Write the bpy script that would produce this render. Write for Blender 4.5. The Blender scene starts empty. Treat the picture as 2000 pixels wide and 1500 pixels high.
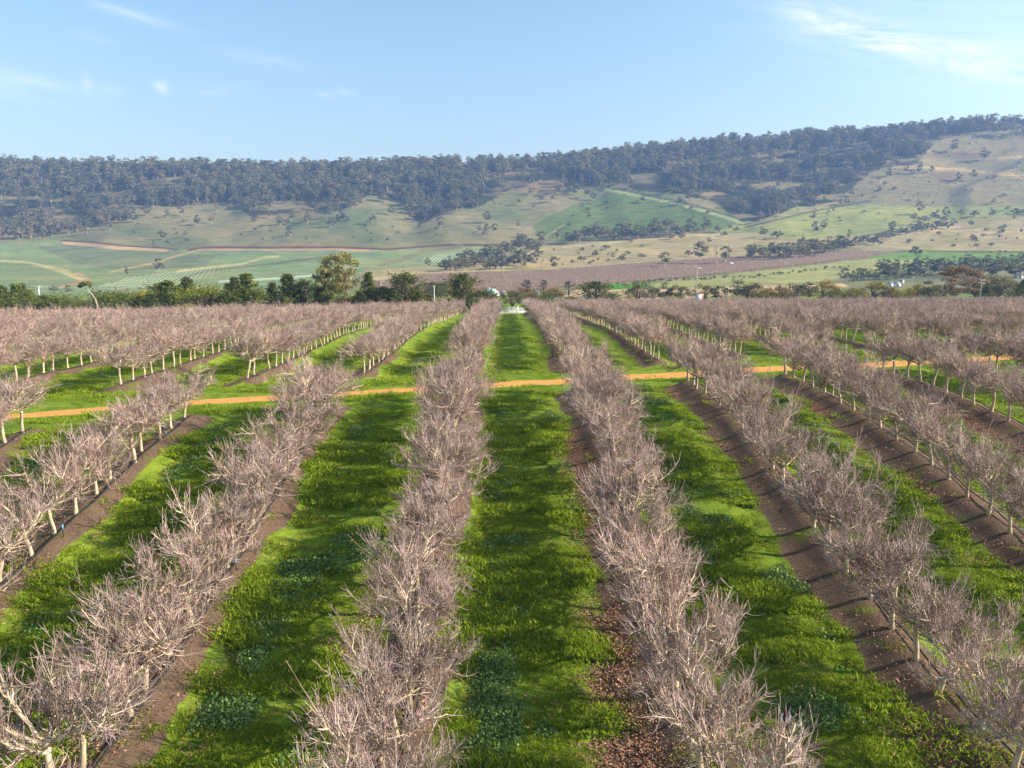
import bpy, math, random
import numpy as np
from mathutils import Vector, Matrix

# ------------------------------------------------------------------ camera, world, sun
sc = bpy.context.scene
COL = sc.collection
FPX = 1450.0                      # focal length in pixels of a 2000 px wide picture
PITCH = math.radians(9.78)
YAW = math.radians(0.395)
CAMZ = 12.0
cam_d = bpy.data.cameras.new('camera')
cam_d.sensor_width = 36.0
cam_d.lens = 36.0 * FPX / 2000.0
cam_d.clip_start = 0.2
cam_d.clip_end = 9000.0
cam = bpy.data.objects.new('camera', cam_d)
COL.objects.link(cam)
cam.location = (0, 0, CAMZ)
cam.rotation_euler = (math.pi / 2 - PITCH, 0, -YAW)
sc.camera = cam

SUN_EL, SUN_AZ = math.radians(27), math.radians(93)    # azimuth clockwise from +Y
sun_d = bpy.data.lights.new('sun', 'SUN')
sun_d.energy = 5.0
sun_d.angle = math.radians(0.53)
sun_d.color = (1.0, 0.90, 0.76)
sun = bpy.data.objects.new('sun', sun_d)
COL.objects.link(sun)
sdir = Vector((math.sin(SUN_AZ) * math.cos(SUN_EL), math.cos(SUN_AZ) * math.cos(SUN_EL), math.sin(SUN_EL)))
sun.rotation_euler = sdir.to_track_quat('Z', 'Y').to_euler()
sun.location = (60, 0, 60)

w = bpy.data.worlds.new('World')
sc.world = w
w.use_nodes = True
nt = w.node_tree
nt.nodes.clear()
wout = nt.nodes.new('ShaderNodeOutputWorld')
wbg = nt.nodes.new('ShaderNodeBackground')
sky = nt.nodes.new('ShaderNodeTexSky')
sky.sky_type = 'NISHITA'
sky.sun_disc = False
sky.sun_elevation = SUN_EL
sky.sun_rotation = SUN_AZ
sky.altitude = 50
sky.air_density = 1.0
sky.dust_density = 1.6
sky.ozone_density = 1.4
wbg.inputs['Strength'].default_value = 0.117
nt.links.new(wbg.outputs[0], wout.inputs['Surface'])


def wmath(op, a, b=None, c=None, clamp=False):
    n = nt.nodes.new('ShaderNodeMath')
    n.operation = op
    n.use_clamp = clamp
    for i, v in enumerate((a, b, c)):
        if v is None:
            continue
        if isinstance(v, (int, float)):
            n.inputs[i].default_value = v
        else:
            nt.links.new(v, n.inputs[i])
    return n.outputs[0]


tc = nt.nodes.new('ShaderNodeTexCoord')
sep = nt.nodes.new('ShaderNodeSeparateXYZ')
nt.links.new(tc.outputs['Generated'], sep.inputs[0])
az = wmath('MULTIPLY', wmath('ARCTAN2', sep.outputs[0], sep.outputs[1]), 57.29578)
el = wmath('MULTIPLY', wmath('ARCSINE', sep.outputs[2]), 57.29578)
# thin cirrus: wispy noise stretched along the streaks, thicker in a few patches
cmb = nt.nodes.new('ShaderNodeCombineXYZ')
nt.links.new(wmath('MULTIPLY', az, 0.05), cmb.inputs[0])
nt.links.new(wmath('ADD', wmath('MULTIPLY', el, 0.30), wmath('MULTIPLY', az, 0.06)), cmb.inputs[1])
nz = nt.nodes.new('ShaderNodeTexNoise')
nz.inputs['Scale'].default_value = 2.6
nz.inputs['Detail'].default_value = 10
nz.inputs['Roughness'].default_value = 0.68
nz.inputs['Distortion'].default_value = 1.1
nt.links.new(cmb.outputs[0], nz.inputs['Vector'])
wisp = wmath('MULTIPLY', wmath('SUBTRACT', nz.outputs[0], 0.36), 3.0, clamp=True)
# (azimuth, elevation, half length, half width, slope, strength)
CLOUDS = [(-31.91, 10.35, 2.9, 0.75, -0.028, 0.55),
          (-28.08, 10.81, 0.31, 0.5, -0.191, 0.7),
          (-26.67, 10.55, 0.73, 0.36, -0.075, 0.4),
          (-23.78, 11.04, 0.49, 0.43, -0.139, 0.65),
          (-20.07, 11.09, 1.33, 0.29, 0.216, 0.5),
          (-12.2, 11.34, 1.11, 0.26, 0.073, 0.7),
          (-9.46, 10.39, 0.58, 0.25, -0.028, 0.35),
          (-25.32, 15.13, 2.93, 0.32, -0.135, 0.6),
          (-17.21, 13.2, 3.68, 0.43, -0.102, 0.25),
          (23.73, 14.2, 4.15, 1.14, -0.409, 0.6),
          (27.86, 13.01, 5.64, 0.71, -0.335, 0.65),
          (31.18, 11.69, 4.6, 0.8, -0.339, 0.5),
          (28.2, 14.0, 8.5, 2.8, -0.254, 0.5),
          (-27.53, 13.55, 2.32, 0.5, 0.152, 0.2),
          (60.0, 20.0, 14.0, 4.0, -0.2, 0.6),
          (-60.0, 15.0, 12.0, 2.5, -0.1, 0.5)]
tot = None
for (ca, ce, ha, hw, slp, st) in CLOUDS:
    dx = wmath('SUBTRACT', az, ca)
    dy = wmath('SUBTRACT', wmath('SUBTRACT', el, ce), wmath('MULTIPLY', dx, slp))
    q = wmath('ADD', wmath('POWER', wmath('ABSOLUTE', wmath('DIVIDE', dx, ha)), 2.0),
              wmath('POWER', wmath('ABSOLUTE', wmath('DIVIDE', dy, hw)), 2.0))
    g = wmath('MULTIPLY', wmath('EXPONENT', wmath('MULTIPLY', q, -1.0)), st)
    tot = g if tot is None else wmath('ADD', tot, g)
cov = wmath('MULTIPLY', wmath('MULTIPLY', tot, wisp), 0.78, clamp=True)
mixc = nt.nodes.new('ShaderNodeMix')
mixc.data_type = 'RGBA'
nt.links.new(cov, mixc.inputs['Factor'])
tint = nt.nodes.new('ShaderNodeMix')
tint.data_type = 'RGBA'
tint.blend_type = 'MULTIPLY'
tint.inputs['Factor'].default_value = 1.0
nt.links.new(sky.outputs[0], tint.inputs[6])
low = nt.nodes.new('ShaderNodeMapRange')          # hazier, less blue air near the horizon
low.interpolation_type = 'SMOOTHSTEP'
nt.links.new(el, low.inputs[0])
low.inputs[1].default_value = 2.0
low.inputs[2].default_value = 17.0
lowm = nt.nodes.new('ShaderNodeMix')
lowm.data_type = 'RGBA'
nt.links.new(low.outputs[0], lowm.inputs['Factor'])
lowm.inputs[6].default_value = (0.96, 0.87, 0.74, 1)
lowm.inputs[7].default_value = (0.89, 0.98, 0.95, 1)
nt.links.new(lowm.outputs[2], tint.inputs[7])
nt.links.new(tint.outputs[2], mixc.inputs[6])
mixc.inputs[7].default_value = (5.6, 5.4, 5.3, 1)
nt.links.new(mixc.outputs[2], wbg.inputs['Color'])

vs = sc.view_settings
vs.view_transform = 'Standard'
vs.look = 'None'
vs.gamma = 1.0
vs.use_curve_mapping = False
vs.exposure = 1.15
sc.render.engine = 'CYCLES'
cy = sc.cycles
cy.max_bounces = 5
cy.diffuse_bounces = 3
cy.glossy_bounces = 2
cy.transmission_bounces = 2
cy.volume_bounces = 0
cy.transparent_max_bounces = 8
cy.use_denoising = True
cy.caustics_reflective = False
cy.caustics_refractive = False

# ------------------------------------------------------------------ helpers
rng = np.random.default_rng(7)
random.seed(7)
S = 7.0                      # distance between two tree rows
X0 = 990.0                   # where the rows converge
CF = np.array([math.sin(YAW) * math.cos(PITCH), math.cos(YAW) * math.cos(PITCH), -math.sin(PITCH)])
CR = np.array([math.cos(YAW), -math.sin(YAW), 0.0])
CU = np.cross(CR, CF)


def project(x, y, z):
    dz = z - CAMZ
    d = x * CF[0] + y * CF[1] + dz * CF[2]
    d = np.where(np.abs(d) < 1e-6, 1e-6, d)
    px = 1000 + FPX * (x * CR[0] + y * CR[1]) / d
    py = 750 - FPX * (x * CU[0] + y * CU[1] + dz * CU[2]) / d
    return px, py, d


def drop_of(y_img, Y):
    v = (np.asarray(y_img) - 750.0) / FPX
    return Y * (math.sin(PITCH) + v * math.cos(PITCH)) / (math.cos(PITCH) - v * math.sin(PITCH))


# orchard ground profile, measured from how the rows narrow in the photo
_tab = [(1900, 800), (1700, 690), (1500, 577), (1442, 545), (1364, 507), (1220, 440), (1150, 408), (1076, 376), (984, 340), (938, 319), (850, 279), (792, 246), (768, 229),
        (749, 213), (706, 174), (680, 151), (650, 125), (634, 101), (615, 67), (608, 56), (603, 49)]
_Y, _Z = [], []
for (yi, wd) in _tab:
    D = FPX / wd * S
    v = (yi - 750) / FPX
    Yf = D * (math.cos(PITCH) - v * math.sin(PITCH))
    _Y.append(Yf)
    _Z.append(CAMZ - float(drop_of(yi, Yf)))
_Y = np.array(_Y)
_Z = np.array(_Z)
_ys = np.arange(-40, 320, 0.5)
_zs = np.interp(_ys, _Y, _Z)
_k = np.exp(-0.5 * (np.arange(-24, 25) * 0.5 / 4.0) ** 2)
_k /= _k.sum()
_zs = np.convolve(np.pad(_zs, 24, 'edge'), _k, 'valid')


class VNoise:
    """smooth value noise on numpy arrays"""
    def __init__(self, seed, n=256):
        self.g = np.random.default_rng(seed).random((n, n))
        self.n = n

    def __call__(self, x, y):
        x = np.asarray(x, float)
        y = np.asarray(y, float)
        xi = np.floor(x).astype(int)
        yi = np.floor(y).astype(int)
        fx = x - xi
        fy = y - yi
        fx = fx * fx * (3 - 2 * fx)
        fy = fy * fy * (3 - 2 * fy)
        n = self.n
        g = self.g
        a = g[xi % n, yi % n]
        b = g[(xi + 1) % n, yi % n]
        c = g[xi % n, (yi + 1) % n]
        d = g[(xi + 1) % n, (yi + 1) % n]
        return (a * (1 - fx) + b * fx) * (1 - fy) + (c * (1 - fx) + d * fx) * fy


VN = VNoise(3)


def fbm(x, y, o=4):
    s = 0
    a = 1
    t = 0
    for i in range(o):
        s = s + a * VN(x * 2 ** i + 17.3 * i, y * 2 ** i + 5.1 * i)
        t += a
        a *= 0.5
    return s / t


# far landform: picture row of the ground at each distance, for five columns
FX = np.array([-900, 0, 500, 1000, 1500, 2000, 2900])
FYD = np.array([240, 300, 380, 460, 600, 720, 830, 930, 1020, 1100, 1180, 1260, 1360, 1700, 2400])
FT = np.array([
    [597, 596, 596, 595, 590, 587, 586],
    [586, 585, 584, 583, 579, 575, 574],
    [574, 572, 570, 569, 563, 558, 556],
    [562, 560, 557, 553, 545, 538, 536],
    [536, 532, 530, 527, 514, 504, 500],
    [512, 508, 506, 502, 490, 480, 476],
    [492, 489, 488, 481, 464, 450, 446],
    [473, 471, 470, 459, 438, 417, 412],
    [452, 450, 448, 434, 408, 380, 374],
    [424, 422, 420, 404, 372, 340, 333],
    [388, 387, 386, 368, 330, 298, 290],
    [340, 341, 347, 336, 290, 256, 248],
    [306, 311, 324, 316, 269, 236, 226],
    [344, 346, 354, 344, 300, 262, 252],
    [400, 400, 400, 395, 380, 370, 368]], float)
SPURS = [((1760, 305), (1475, 437), 16), ((1110, 350), (835, 442), 13), ((720, 352), (480, 436), 12), ((2010, 312), (1850, 388), 13),
         ((400, 335), (180, 430), 8), ((1330, 330), (1180, 392), 8), ((2300, 300), (2120, 400), 12), ((40, 345), (-160, 440), 10)]


def smooth(t):
    t = np.clip(t, 0, 1)
    return t * t * (3 - 2 * t)


def far_imgy(px, Y):
    px = np.asarray(px, float)
    Y = np.asarray(Y, float)
    ix = np.clip(np.searchsorted(FX, px) - 1, 0, len(FX) - 2)
    iy = np.clip(np.searchsorted(FYD, Y) - 1, 0, len(FYD) - 2)
    tx = np.clip((px - FX[ix]) / (FX[ix + 1] - FX[ix]), 0, 1)
    tx = smooth(tx) * 0.5 + tx * 0.5
    ty = np.clip((Y - FYD[iy]) / (FYD[iy + 1] - FYD[iy]), 0, 1)
    y = (FT[iy, ix] * (1 - tx) + FT[iy, ix + 1] * tx) * (1 - ty) + (FT[iy + 1, ix] * (1 - tx) + FT[iy + 1, ix + 1] * tx) * ty
    base = y.copy() if isinstance(y, np.ndarray) else y
    bump = 0
    for (a, b, amp) in SPURS:                       # spurs: gentle on the right, steep on the left
        dx, dy = b[0] - a[0], b[1] - a[1]
        L = math.hypot(dx, dy)
        t = ((px - a[0]) * dx + (base - a[1]) * dy) / L / L
        d = ((px - a[0]) * (-dy) + (base - a[1]) * dx) / L * (1 if -dy > 0 else -1)
        prof = np.where(d > 0, np.exp(-d / 90.0), np.exp(-(d / 16.0) ** 2))
        env = smooth((t + 0.25) / 0.3) * smooth((1.15 - t) / 0.3)
        bump = bump + amp * prof * env
    mask = smooth((Y - 760) / 150) * smooth((1330 - Y) / 120)
    n = (fbm(px / 170.0 + 3, Y / 150.0, 4) - 0.5)
    return y - bump * mask - n * 14 * smooth((Y - 400) / 500) * smooth((1420 - Y) / 100)


def far_z(X, Y):
    Yc = np.maximum(Y, 60)
    px = X0 + FPX * X / (Yc * 1.0)
    return CAMZ - drop_of(far_imgy(px, Yc), Yc)


ROW0 = -0.364 * S            # first row left of the central lane


def row_u(X):
    """signed distance (m) to the closest row"""
    q = (X - ROW0) / S
    return (q - np.round(q)) * S


def track_s(X, Y):
    """distance across the dirt track (m), positive beyond it"""
    return (Y - (6.78 * S + 0.31 * X)) / math.hypot(1, 0.31)


def in_row(X, Y):
    """1 where a planted soil strip runs, 0 on the track verge and beyond the orchard"""
    t = Y / S - 0.31 * X / S
    near = smooth((6.25 - t) / 0.12)
    farb = smooth((t - 7.28) / 0.12) * smooth((22.8 - t) / 0.3)
    return np.clip(near + farb, 0, 1)


def height(X, Y, detail=True):
    X = np.asarray(X, float)
    Y = np.asarray(Y, float)
    zo = np.interp(Y, _ys, _zs)
    zo = zo + (0.022 * np.clip(X, -160, 0) + 0.002 * np.clip(X, 0, 200)) * smooth((Y - 60) / 60)
    zo = zo + (fbm(X / 9.0, Y / 9.0, 3) - 0.5) * 0.25
    if detail:
        u = row_u(X)
        m = in_row(X, Y)
        zo = zo + m * (0.42 * np.exp(-(np.where(u < 0, u / 0.75, u / 0.95)) ** 2) - 0.10 * np.exp(-((np.abs(u) - 1.7) / 0.5) ** 2))
        zo = zo + m * 0.10 * (fbm(X * 1.4, Y * 1.1, 3) - 0.5) * np.exp(-(u / 1.8) ** 2)
        zo = zo + (fbm(X * 1.1 + 40, Y * 1.6, 3) - 0.5) * 0.12 * smooth((np.abs(u) - 1.2) / 0.8)
        s = track_s(X, Y)
        k = np.exp(-(s / 1.9) ** 4)
        zo = zo - 0.05 * k - 0.05 * np.exp(-((np.abs(s) - 0.72) / 0.22) ** 2)
    b = smooth((Y - 0.25 * X - 195) / 60)
    return zo * (1 - b) + far_z(X, Y) * b


def ground_at_px(px, py, ymin=150.0, ymax=1400.0):
    """the first point of the ground, beyond ymin, that the picture shows at (px, py)"""
    Y = np.arange(ymin, ymax, 3.0)
    X = (px - X0) / FPX * Y
    z = height(X, Y, False)
    qx, qy, d = project(X, Y, z)
    i = np.argmax(qy <= py) if np.any(qy <= py) else int(np.argmin(qy))
    Yv = float(Y[i])
    if i > 0 and qy[i - 1] > py >= qy[i]:
        t = (qy[i - 1] - py) / max(1e-6, qy[i - 1] - qy[i])
        Yv = float(Y[i - 1] + 3.0 * t)
    Xv = (px - X0) / FPX * Yv
    return Xv, Yv, float(height(Xv, Yv, False))


def mesh_np(name, V, F, mat=None, smooth_shade=False, attrs=None):
    """V (n,3) ; F list of (m,k) arrays of faces"""
    me = bpy.data.meshes.new(name)
    V = np.asarray(V, np.float32)
    if not isinstance(F, (list, tuple)):
        F = [F]
    F = [np.asarray(f, np.int32) for f in F if len(f)]
    nl = sum(f.size for f in F)
    nf = sum(len(f) for f in F)
    me.vertices.add(len(V))
    me.vertices.foreach_set('co', V.ravel())
    me.loops.add(nl)
    me.polygons.add(nf)
    me.loops.foreach_set('vertex_index', np.concatenate([f.ravel() for f in F]))
    tots = np.concatenate([np.full(len(f), f.shape[1], np.int32) for f in F])
    st = np.concatenate([[0], np.cumsum(tots)[:-1]]).astype(np.int32)
    me.polygons.foreach_set('loop_start', st)
    me.polygons.foreach_set('loop_total', tots)
    if smooth_shade:
        me.polygons.foreach_set('use_smooth', np.ones(nf, bool))
    if attrs:
        for k, a in attrs.items():
            a = np.asarray(a, np.float32)
            if a.ndim == 2:
                at = me.color_attributes.new(k, 'FLOAT_COLOR', 'POINT')
                if a.shape[1] == 3:
                    a = np.concatenate([a, np.ones((len(a), 1), np.float32)], 1)
                at.data.foreach_set('color', a.ravel())
            else:
                at = me.attributes.new(k, 'FLOAT', 'POINT')
                at.data.foreach_set('value', a)
    me.update(calc_edges=True)
    me.validate()
    if mat:
        me.materials.append(mat)
    return me


def link(name, me, parent=None, **props):
    o = bpy.data.objects.new(name, me)
    COL.objects.link(o)
    if parent:
        o.parent = parent
    for k, v in props.items():
        o[k] = v
    return o


def thing(name, label, cat, loc=(0, 0, 0), rz=0.0, group=None, scale=1.0):
    o = bpy.data.objects.new(name, None)
    o.empty_display_size = 0.3
    COL.objects.link(o)
    o.location = loc
    o.rotation_euler = (0, 0, rz)
    if isinstance(scale, (int, float)):
        o.scale = (scale,) * 3
    else:
        o.scale = scale
    o['label'] = label
    o['category'] = cat
    if group:
        o['group'] = group
    return o


class Geo:
    """collects tubes, boxes and cards"""
    def __init__(self):
        self.V, self.Q, self.T, self.A = [], [], [], []
        self.n = 0

    def add(self, V, Q=None, T=None, a=0.0):
        V = np.asarray(V, float)
        if Q is not None and len(Q):
            self.Q.append(np.asarray(Q) + self.n)
        if T is not None and len(T):
            self.T.append(np.asarray(T) + self.n)
        self.V.append(V)
        self.A.append(np.broadcast_to(np.asarray(a, float), (len(V),)))
        self.n += len(V)

    def tube(self, P, R, k=4, a=0.0, cap=True):
        P = np.asarray(P, float)
        n = len(P)
        T = np.gradient(P, axis=0)
        T /= np.linalg.norm(T, axis=1)[:, None] + 1e-9
        ref = np.array([0.3, 0.2, 1.0]) if abs(T[0, 2]) < 0.9 else np.array([1.0, 0.1, 0])
        A = np.cross(T, ref)
        A /= np.linalg.norm(A, axis=1)[:, None] + 1e-9
        B = np.cross(T, A)
        th = np.arange(k) * 2 * math.pi / k
        R = np.broadcast_to(np.asarray(R, float), (n,))
        V = P[:, None, :] + R[:, None, None] * (np.cos(th)[None, :, None] * A[:, None, :] + np.sin(th)[None, :, None] * B[:, None, :])
        V = V.reshape(-1, 3)
        i = np.arange(n - 1)[:, None] * k
        j = np.arange(k)[None, :]
        j2 = (j + 1) % k
        Q = np.stack([i + j, i + j2, i + k + j2, i + k + j], -1).reshape(-1, 4)
        av = np.repeat(np.broadcast_to(np.asarray(a, float), (n,)), k)
        if cap and k == 4:
            Q = np.concatenate([Q, [[0, 3, 2, 1]], [[(n - 1) * k + c for c in range(4)]]])
            self.add(V, Q, None, av)
        elif cap and k > 4:
            c0 = len(V)
            V = np.concatenate([V, [P[0]], [P[-1]]])
            av = np.concatenate([av, [av[0], av[-1]]])
            jj = np.arange(k)
            T1 = np.stack([np.full(k, c0), (jj + 1) % k, jj], -1)
            T2 = np.stack([np.full(k, c0 + 1), (n - 1) * k + jj, (n - 1) * k + (jj + 1) % k], -1)
            self.add(V, Q, np.concatenate([T1, T2]), av)
        else:
            self.add(V, Q, None, av)

    def box(self, c, s, rz=0.0, a=0.0, rx=0.0):
        c = np.asarray(c, float)
        hx, hy, hz = s[0] / 2, s[1] / 2, s[2] / 2
        V = np.array([[x, y, z] for z in (-hz, hz) for y in (-hy, hy) for x in (-hx, hx)])
        if rx:
            cy_, sy_ = math.cos(rx), math.sin(rx)
            V = V @ np.array([[1, 0, 0], [0, cy_, sy_], [0, -sy_, cy_]])
        cz, sz = math.cos(rz), math.sin(rz)
        V = V @ np.array([[cz, sz, 0], [-sz, cz, 0], [0, 0, 1]])
        Q = [[0, 2, 3, 1], [4, 5, 7, 6], [0, 1, 5, 4], [2, 6, 7, 3], [0, 4, 6, 2], [1, 3, 7, 5]]
        self.add(V + c, Q, None, a)

    def cards(self, C, size, a, normal=None, jitter=0.8, aspect=0.6):
        """leaf sprays: one bent quad (two triangles) at each centre"""
        C = np.asarray(C, float)
        n = len(C)
        N = rng.normal(size=(n, 3))
        N /= np.linalg.norm(N, axis=1)[:, None]
        if normal is not None:
            N = normal * (1 - jitter) + N * jitter
            N /= np.linalg.norm(N, axis=1)[:, None] + 1e-9
        U = np.cross(N, rng.normal(size=(n, 3)))
        U /= np.linalg.norm(U, axis=1)[:, None] + 1e-9
        W = np.cross(N, U)
        s = np.broadcast_to(np.asarray(size, float), (n,))[:, None]
        s = s * rng.uniform(0.6, 1.35, (n, 1))
        p0 = C - U * s
        p1 = C - W * s * aspect + N * s * 0.15
        p2 = C + U * s
        p3 = C + W * s * aspect + N * s * 0.15
        V = np.stack([p0, p1, p2, p3], 1).reshape(-1, 3)
        T = (np.arange(n)[:, None] * 4 + np.array([[0, 1, 3]])).reshape(-1, 3)
        T2 = (np.arange(n)[:, None] * 4 + np.array([[1, 2, 3]])).reshape(-1, 3)
        self.add(V, None, np.concatenate([T, T2]), np.repeat(np.broadcast_to(np.asarray(a, float), (n,)), 4))

    def mesh(self, name, mat, smooth_shade=False):
        V = np.concatenate(self.V)
        F = []
        if self.Q:
            F.append(np.concatenate(self.Q))
        if self.T:
            F.append(np.concatenate(self.T))
        return mesh_np(name, V, F, mat, smooth_shade, {'tint': np.concatenate(self.A)})


# ------------------------------------------------------------------ materials
class M:
    """small wrapper that builds a node material"""
    def __init__(self, name, rough=0.9, spec=0.15):
        self.m = bpy.data.materials.new(name)
        self.m.use_nodes = True
        self.t = self.m.node_tree
        self.b = self.t.nodes['Principled BSDF']
        self.b.inputs['Roughness'].default_value = rough
        self.b.inputs['Specular IOR Level'].default_value = spec
        self._o = None

    def n(self, typ, **kw):
        nd = self.t.nodes.new(typ)
        for k, v in kw.items():
            setattr(nd, k, v)
        return nd

    def obj(self):
        if self._o is None:
            self._o = self.n('ShaderNodeNewGeometry').outputs['Position']
        return self._o

    def lo(self):
        return self.n('ShaderNodeTexCoord').outputs['Object']

    def noise(self, scale, detail=3, rough=0.55, vec=None, stretch=None):
        vec = vec or self.obj()
        if stretch:
            mp = self.n('ShaderNodeMapping')
            mp.inputs['Scale'].default_value = stretch
            self.t.links.new(vec, mp.inputs['Vector'])
            vec = mp.outputs[0]
        nd = self.n('ShaderNodeTexNoise')
        nd.inputs['Scale'].default_value = scale
        nd.inputs['Detail'].default_value = detail
        nd.inputs['Roughness'].default_value = rough
        self.t.links.new(vec, nd.inputs['Vector'])
        return nd.outputs[0]

    def math(self, op, a, b=None, clamp=False):
        nd = self.n('ShaderNodeMath', operation=op, use_clamp=clamp)
        for i, v in enumerate((a, b)):
            if v is None:
                continue
            if isinstance(v, (int, float)):
                nd.inputs[i].default_value = v
            else:
                self.t.links.new(v, nd.inputs[i])
        return nd.outputs[0]

    def step(self, v, lo, hi):
        nd = self.n('ShaderNodeMapRange')
        nd.interpolation_type = 'SMOOTHSTEP'
        self.t.links.new(v, nd.inputs[0])
        nd.inputs[1].default_value = lo
        nd.inputs[2].default_value = hi
        return nd.outputs[0]

    def mix(self, f, a, b, mode='MIX'):
        nd = self.n('ShaderNodeMix', data_type='RGBA', blend_type=mode)
        if isinstance(f, (int, float)):
            nd.inputs['Factor'].default_value = f
        else:
            self.t.links.new(f, nd.inputs['Factor'])
        for i, v in ((6, a), (7, b)):
            if isinstance(v, tuple):
                nd.inputs[i].default_value = (*v, 1)
            else:
                self.t.links.new(v, nd.inputs[i])
        return nd.outputs[2]

    def attr(self, name, kind='Fac'):
        nd = self.n('ShaderNodeAttribute', attribute_name=name)
        return nd.outputs[kind]

    def rnd(self):
        return self.n('ShaderNodeObjectInfo').outputs['Random']

    def color(self, c):
        if isinstance(c, tuple):
            self.b.inputs['Base Color'].default_value = (*c, 1)
        else:
            self.t.links.new(c, self.b.inputs['Base Color'])
        return self

    def bump(self, h, strength=0.5, dist=0.05):
        nd = self.n('ShaderNodeBump')
        nd.inputs['Strength'].default_value = strength
        nd.inputs['Distance'].default_value = dist
        self.t.links.new(h, nd.inputs['Height'])
        self.t.links.new(nd.outputs[0], self.b.inputs['Normal'])
        return self


def plain(name, c, rough=0.7, spec=0.3, var=0.15, scale=3.0):
    k = M(name, rough, spec)
    f = k.noise(scale, 4, vec=k.lo())
    k.color(k.mix(f, tuple(v * (1 - var) for v in c), tuple(min(1, v * (1 + var)) for v in c)))
    return k.m


def mat_orchard_ground():
    k = M('orchard_ground', 0.95, 0.08)
    soil, lit, moss, clo, trk = (k.attr(a) for a in ('soil', 'litter', 'moss', 'lush', 'track'))
    n1 = k.noise(0.35, 4)
    n2 = k.noise(1.6, 5)
    n3 = k.noise(9.0, 5, 0.65)
    n4 = k.noise(30.0, 4, 0.7)
    g = k.mix(k.step(n1, 0.35, 0.65), (0.125, 0.195, 0.015), (0.210, 0.280, 0.026))
    g = k.mix(k.step(n2, 0.42, 0.7), g, (0.080, 0.150, 0.014))
    g = k.mix(k.math('MULTIPLY', k.step(n4, 0.5, 0.72), 0.7), g, (0.21, 0.23, 0.05))
    g = k.mix(k.step(k.math('ADD', clo, k.math('MULTIPLY', k.math('SUBTRACT', n2, 0.5), 1.2)), 0.55, 0.9), g, (0.085, 0.165, 0.026))
    g = k.mix(k.step(k.math('ADD', moss, k.math('MULTIPLY', k.math('SUBTRACT', n2, 0.5), 1.2)), 0.5, 1.1), g, (0.22, 0.25, 0.02))
    s = k.mix(n2, (0.098, 0.064, 0.043), (0.200, 0.136, 0.092))
    s = k.mix(k.math('MULTIPLY', k.step(n3, 0.48, 0.7), 0.5), s, (0.070, 0.048, 0.034))
    s = k.mix(k.math('MULTIPLY', k.step(k.noise(0.9, 4), 0.58, 0.68), 0.8), s, (0.13, 0.165, 0.02))
    leaf = k.mix(k.step(n4, 0.45, 0.6), (0.115, 0.058, 0.040), (0.33, 0.185, 0.115))
    s = k.mix(k.step(k.math('ADD', lit, k.math('MULTIPLY', k.math('SUBTRACT', n3, 0.5), 1.6)), 0.40, 0.72), s, leaf)
    f = k.step(k.math('ADD', soil, k.math('MULTIPLY', k.math('SUBTRACT', n2, 0.5), 1.1)), 0.42, 0.6)
    c = k.mix(f, g, s)
    t = k.mix(n3, (0.56, 0.25, 0.065), (0.72, 0.36, 0.12))
    t = k.mix(k.math('MULTIPLY', k.step(n1, 0.4, 0.7), 0.35), t, (0.55, 0.26, 0.09))
    ft = k.step(k.math('ADD', trk, k.math('MULTIPLY', k.math('SUBTRACT', n3, 0.5), 0.5)), 0.42, 0.58)
    c = k.mix(ft, c, t)
    k.color(c)
    h = k.math('ADD', k.math('MULTIPLY', n3, 0.7), k.math('MULTIPLY', n4, 0.4))
    k.bump(h, 0.8, 0.12)
    return k.m


def mat_far_ground():
    k = M('far_ground', 0.97, 0.05)
    c = k.attr('albedo', 'Color')
    n1 = k.noise(0.012, 6, 0.6)
    n2 = k.noise(0.09, 5, 0.65, stretch=(0.6, 1.4, 1.0))
    n3 = k.noise(0.5, 4, 0.7)
    c = k.mix(k.step(n1, 0.3, 0.7), k.mix(1.0, c, (0.80, 0.86, 0.86), 'MULTIPLY'), k.mix(1.0, c, (1.22, 1.14, 1.10), 'MULTIPLY'))
    c = k.mix(k.step(n2, 0.38, 0.62), k.mix(1.0, c, (0.72, 0.76, 0.78), 'MULTIPLY'), c)
    c = k.mix(k.math('MULTIPLY', k.step(n3, 0.5, 0.7), 0.7), c, k.mix(1.0, c, (0.6, 0.62, 0.62), 'MULTIPLY'))
    k.color(c)
    k.bump(k.math('ADD', n2, k.math('MULTIPLY', n3, 0.4)), 0.9, 2.2)
    return k.m


def mat_bark(name, c1, c2, c3=None, scale=6):
    k = M(name, 0.85, 0.15)
    v = k.lo()
    n = k.noise(scale, 5, 0.65, vec=v, stretch=(1, 1, 0.35))
    c = k.mix(k.step(n, 0.35, 0.65), c1, c2)
    if c3:
        c = k.mix(k.math('MULTIPLY', k.step(k.noise(scale * 2.5, 3, vec=v), 0.55, 0.72), 0.8), c, c3)
    c = k.mix(k.rnd(), k.mix(1.0, c, (0.88, 0.88, 0.90), 'MULTIPLY'), k.mix(1.0, c, (1.08, 1.06, 1.0), 'MULTIPLY'))
    k.color(c)
    k.bump(n, 0.5, 0.02)
    return k.m


def mat_twigs():
    k = M('twig_bark', 0.75, 0.25)
    a = k.attr('tint')
    n = k.noise(2.2, 3)
    young = k.mix(k.step(n, 0.35, 0.65), (0.155, 0.092, 0.082), (0.49, 0.37, 0.355))
    old = k.mix(k.noise(7, 3, vec=k.lo()), (0.48, 0.38, 0.25), (0.82, 0.70, 0.50))
    c = k.mix(a, young, old)
    c = k.mix(k.rnd(), k.mix(1.0, c, (0.86, 0.84, 0.84), 'MULTIPLY'), k.mix(1.0, c, (1.12, 1.08, 1.05), 'MULTIPLY'))
    k.color(c)
    return k.m


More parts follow.
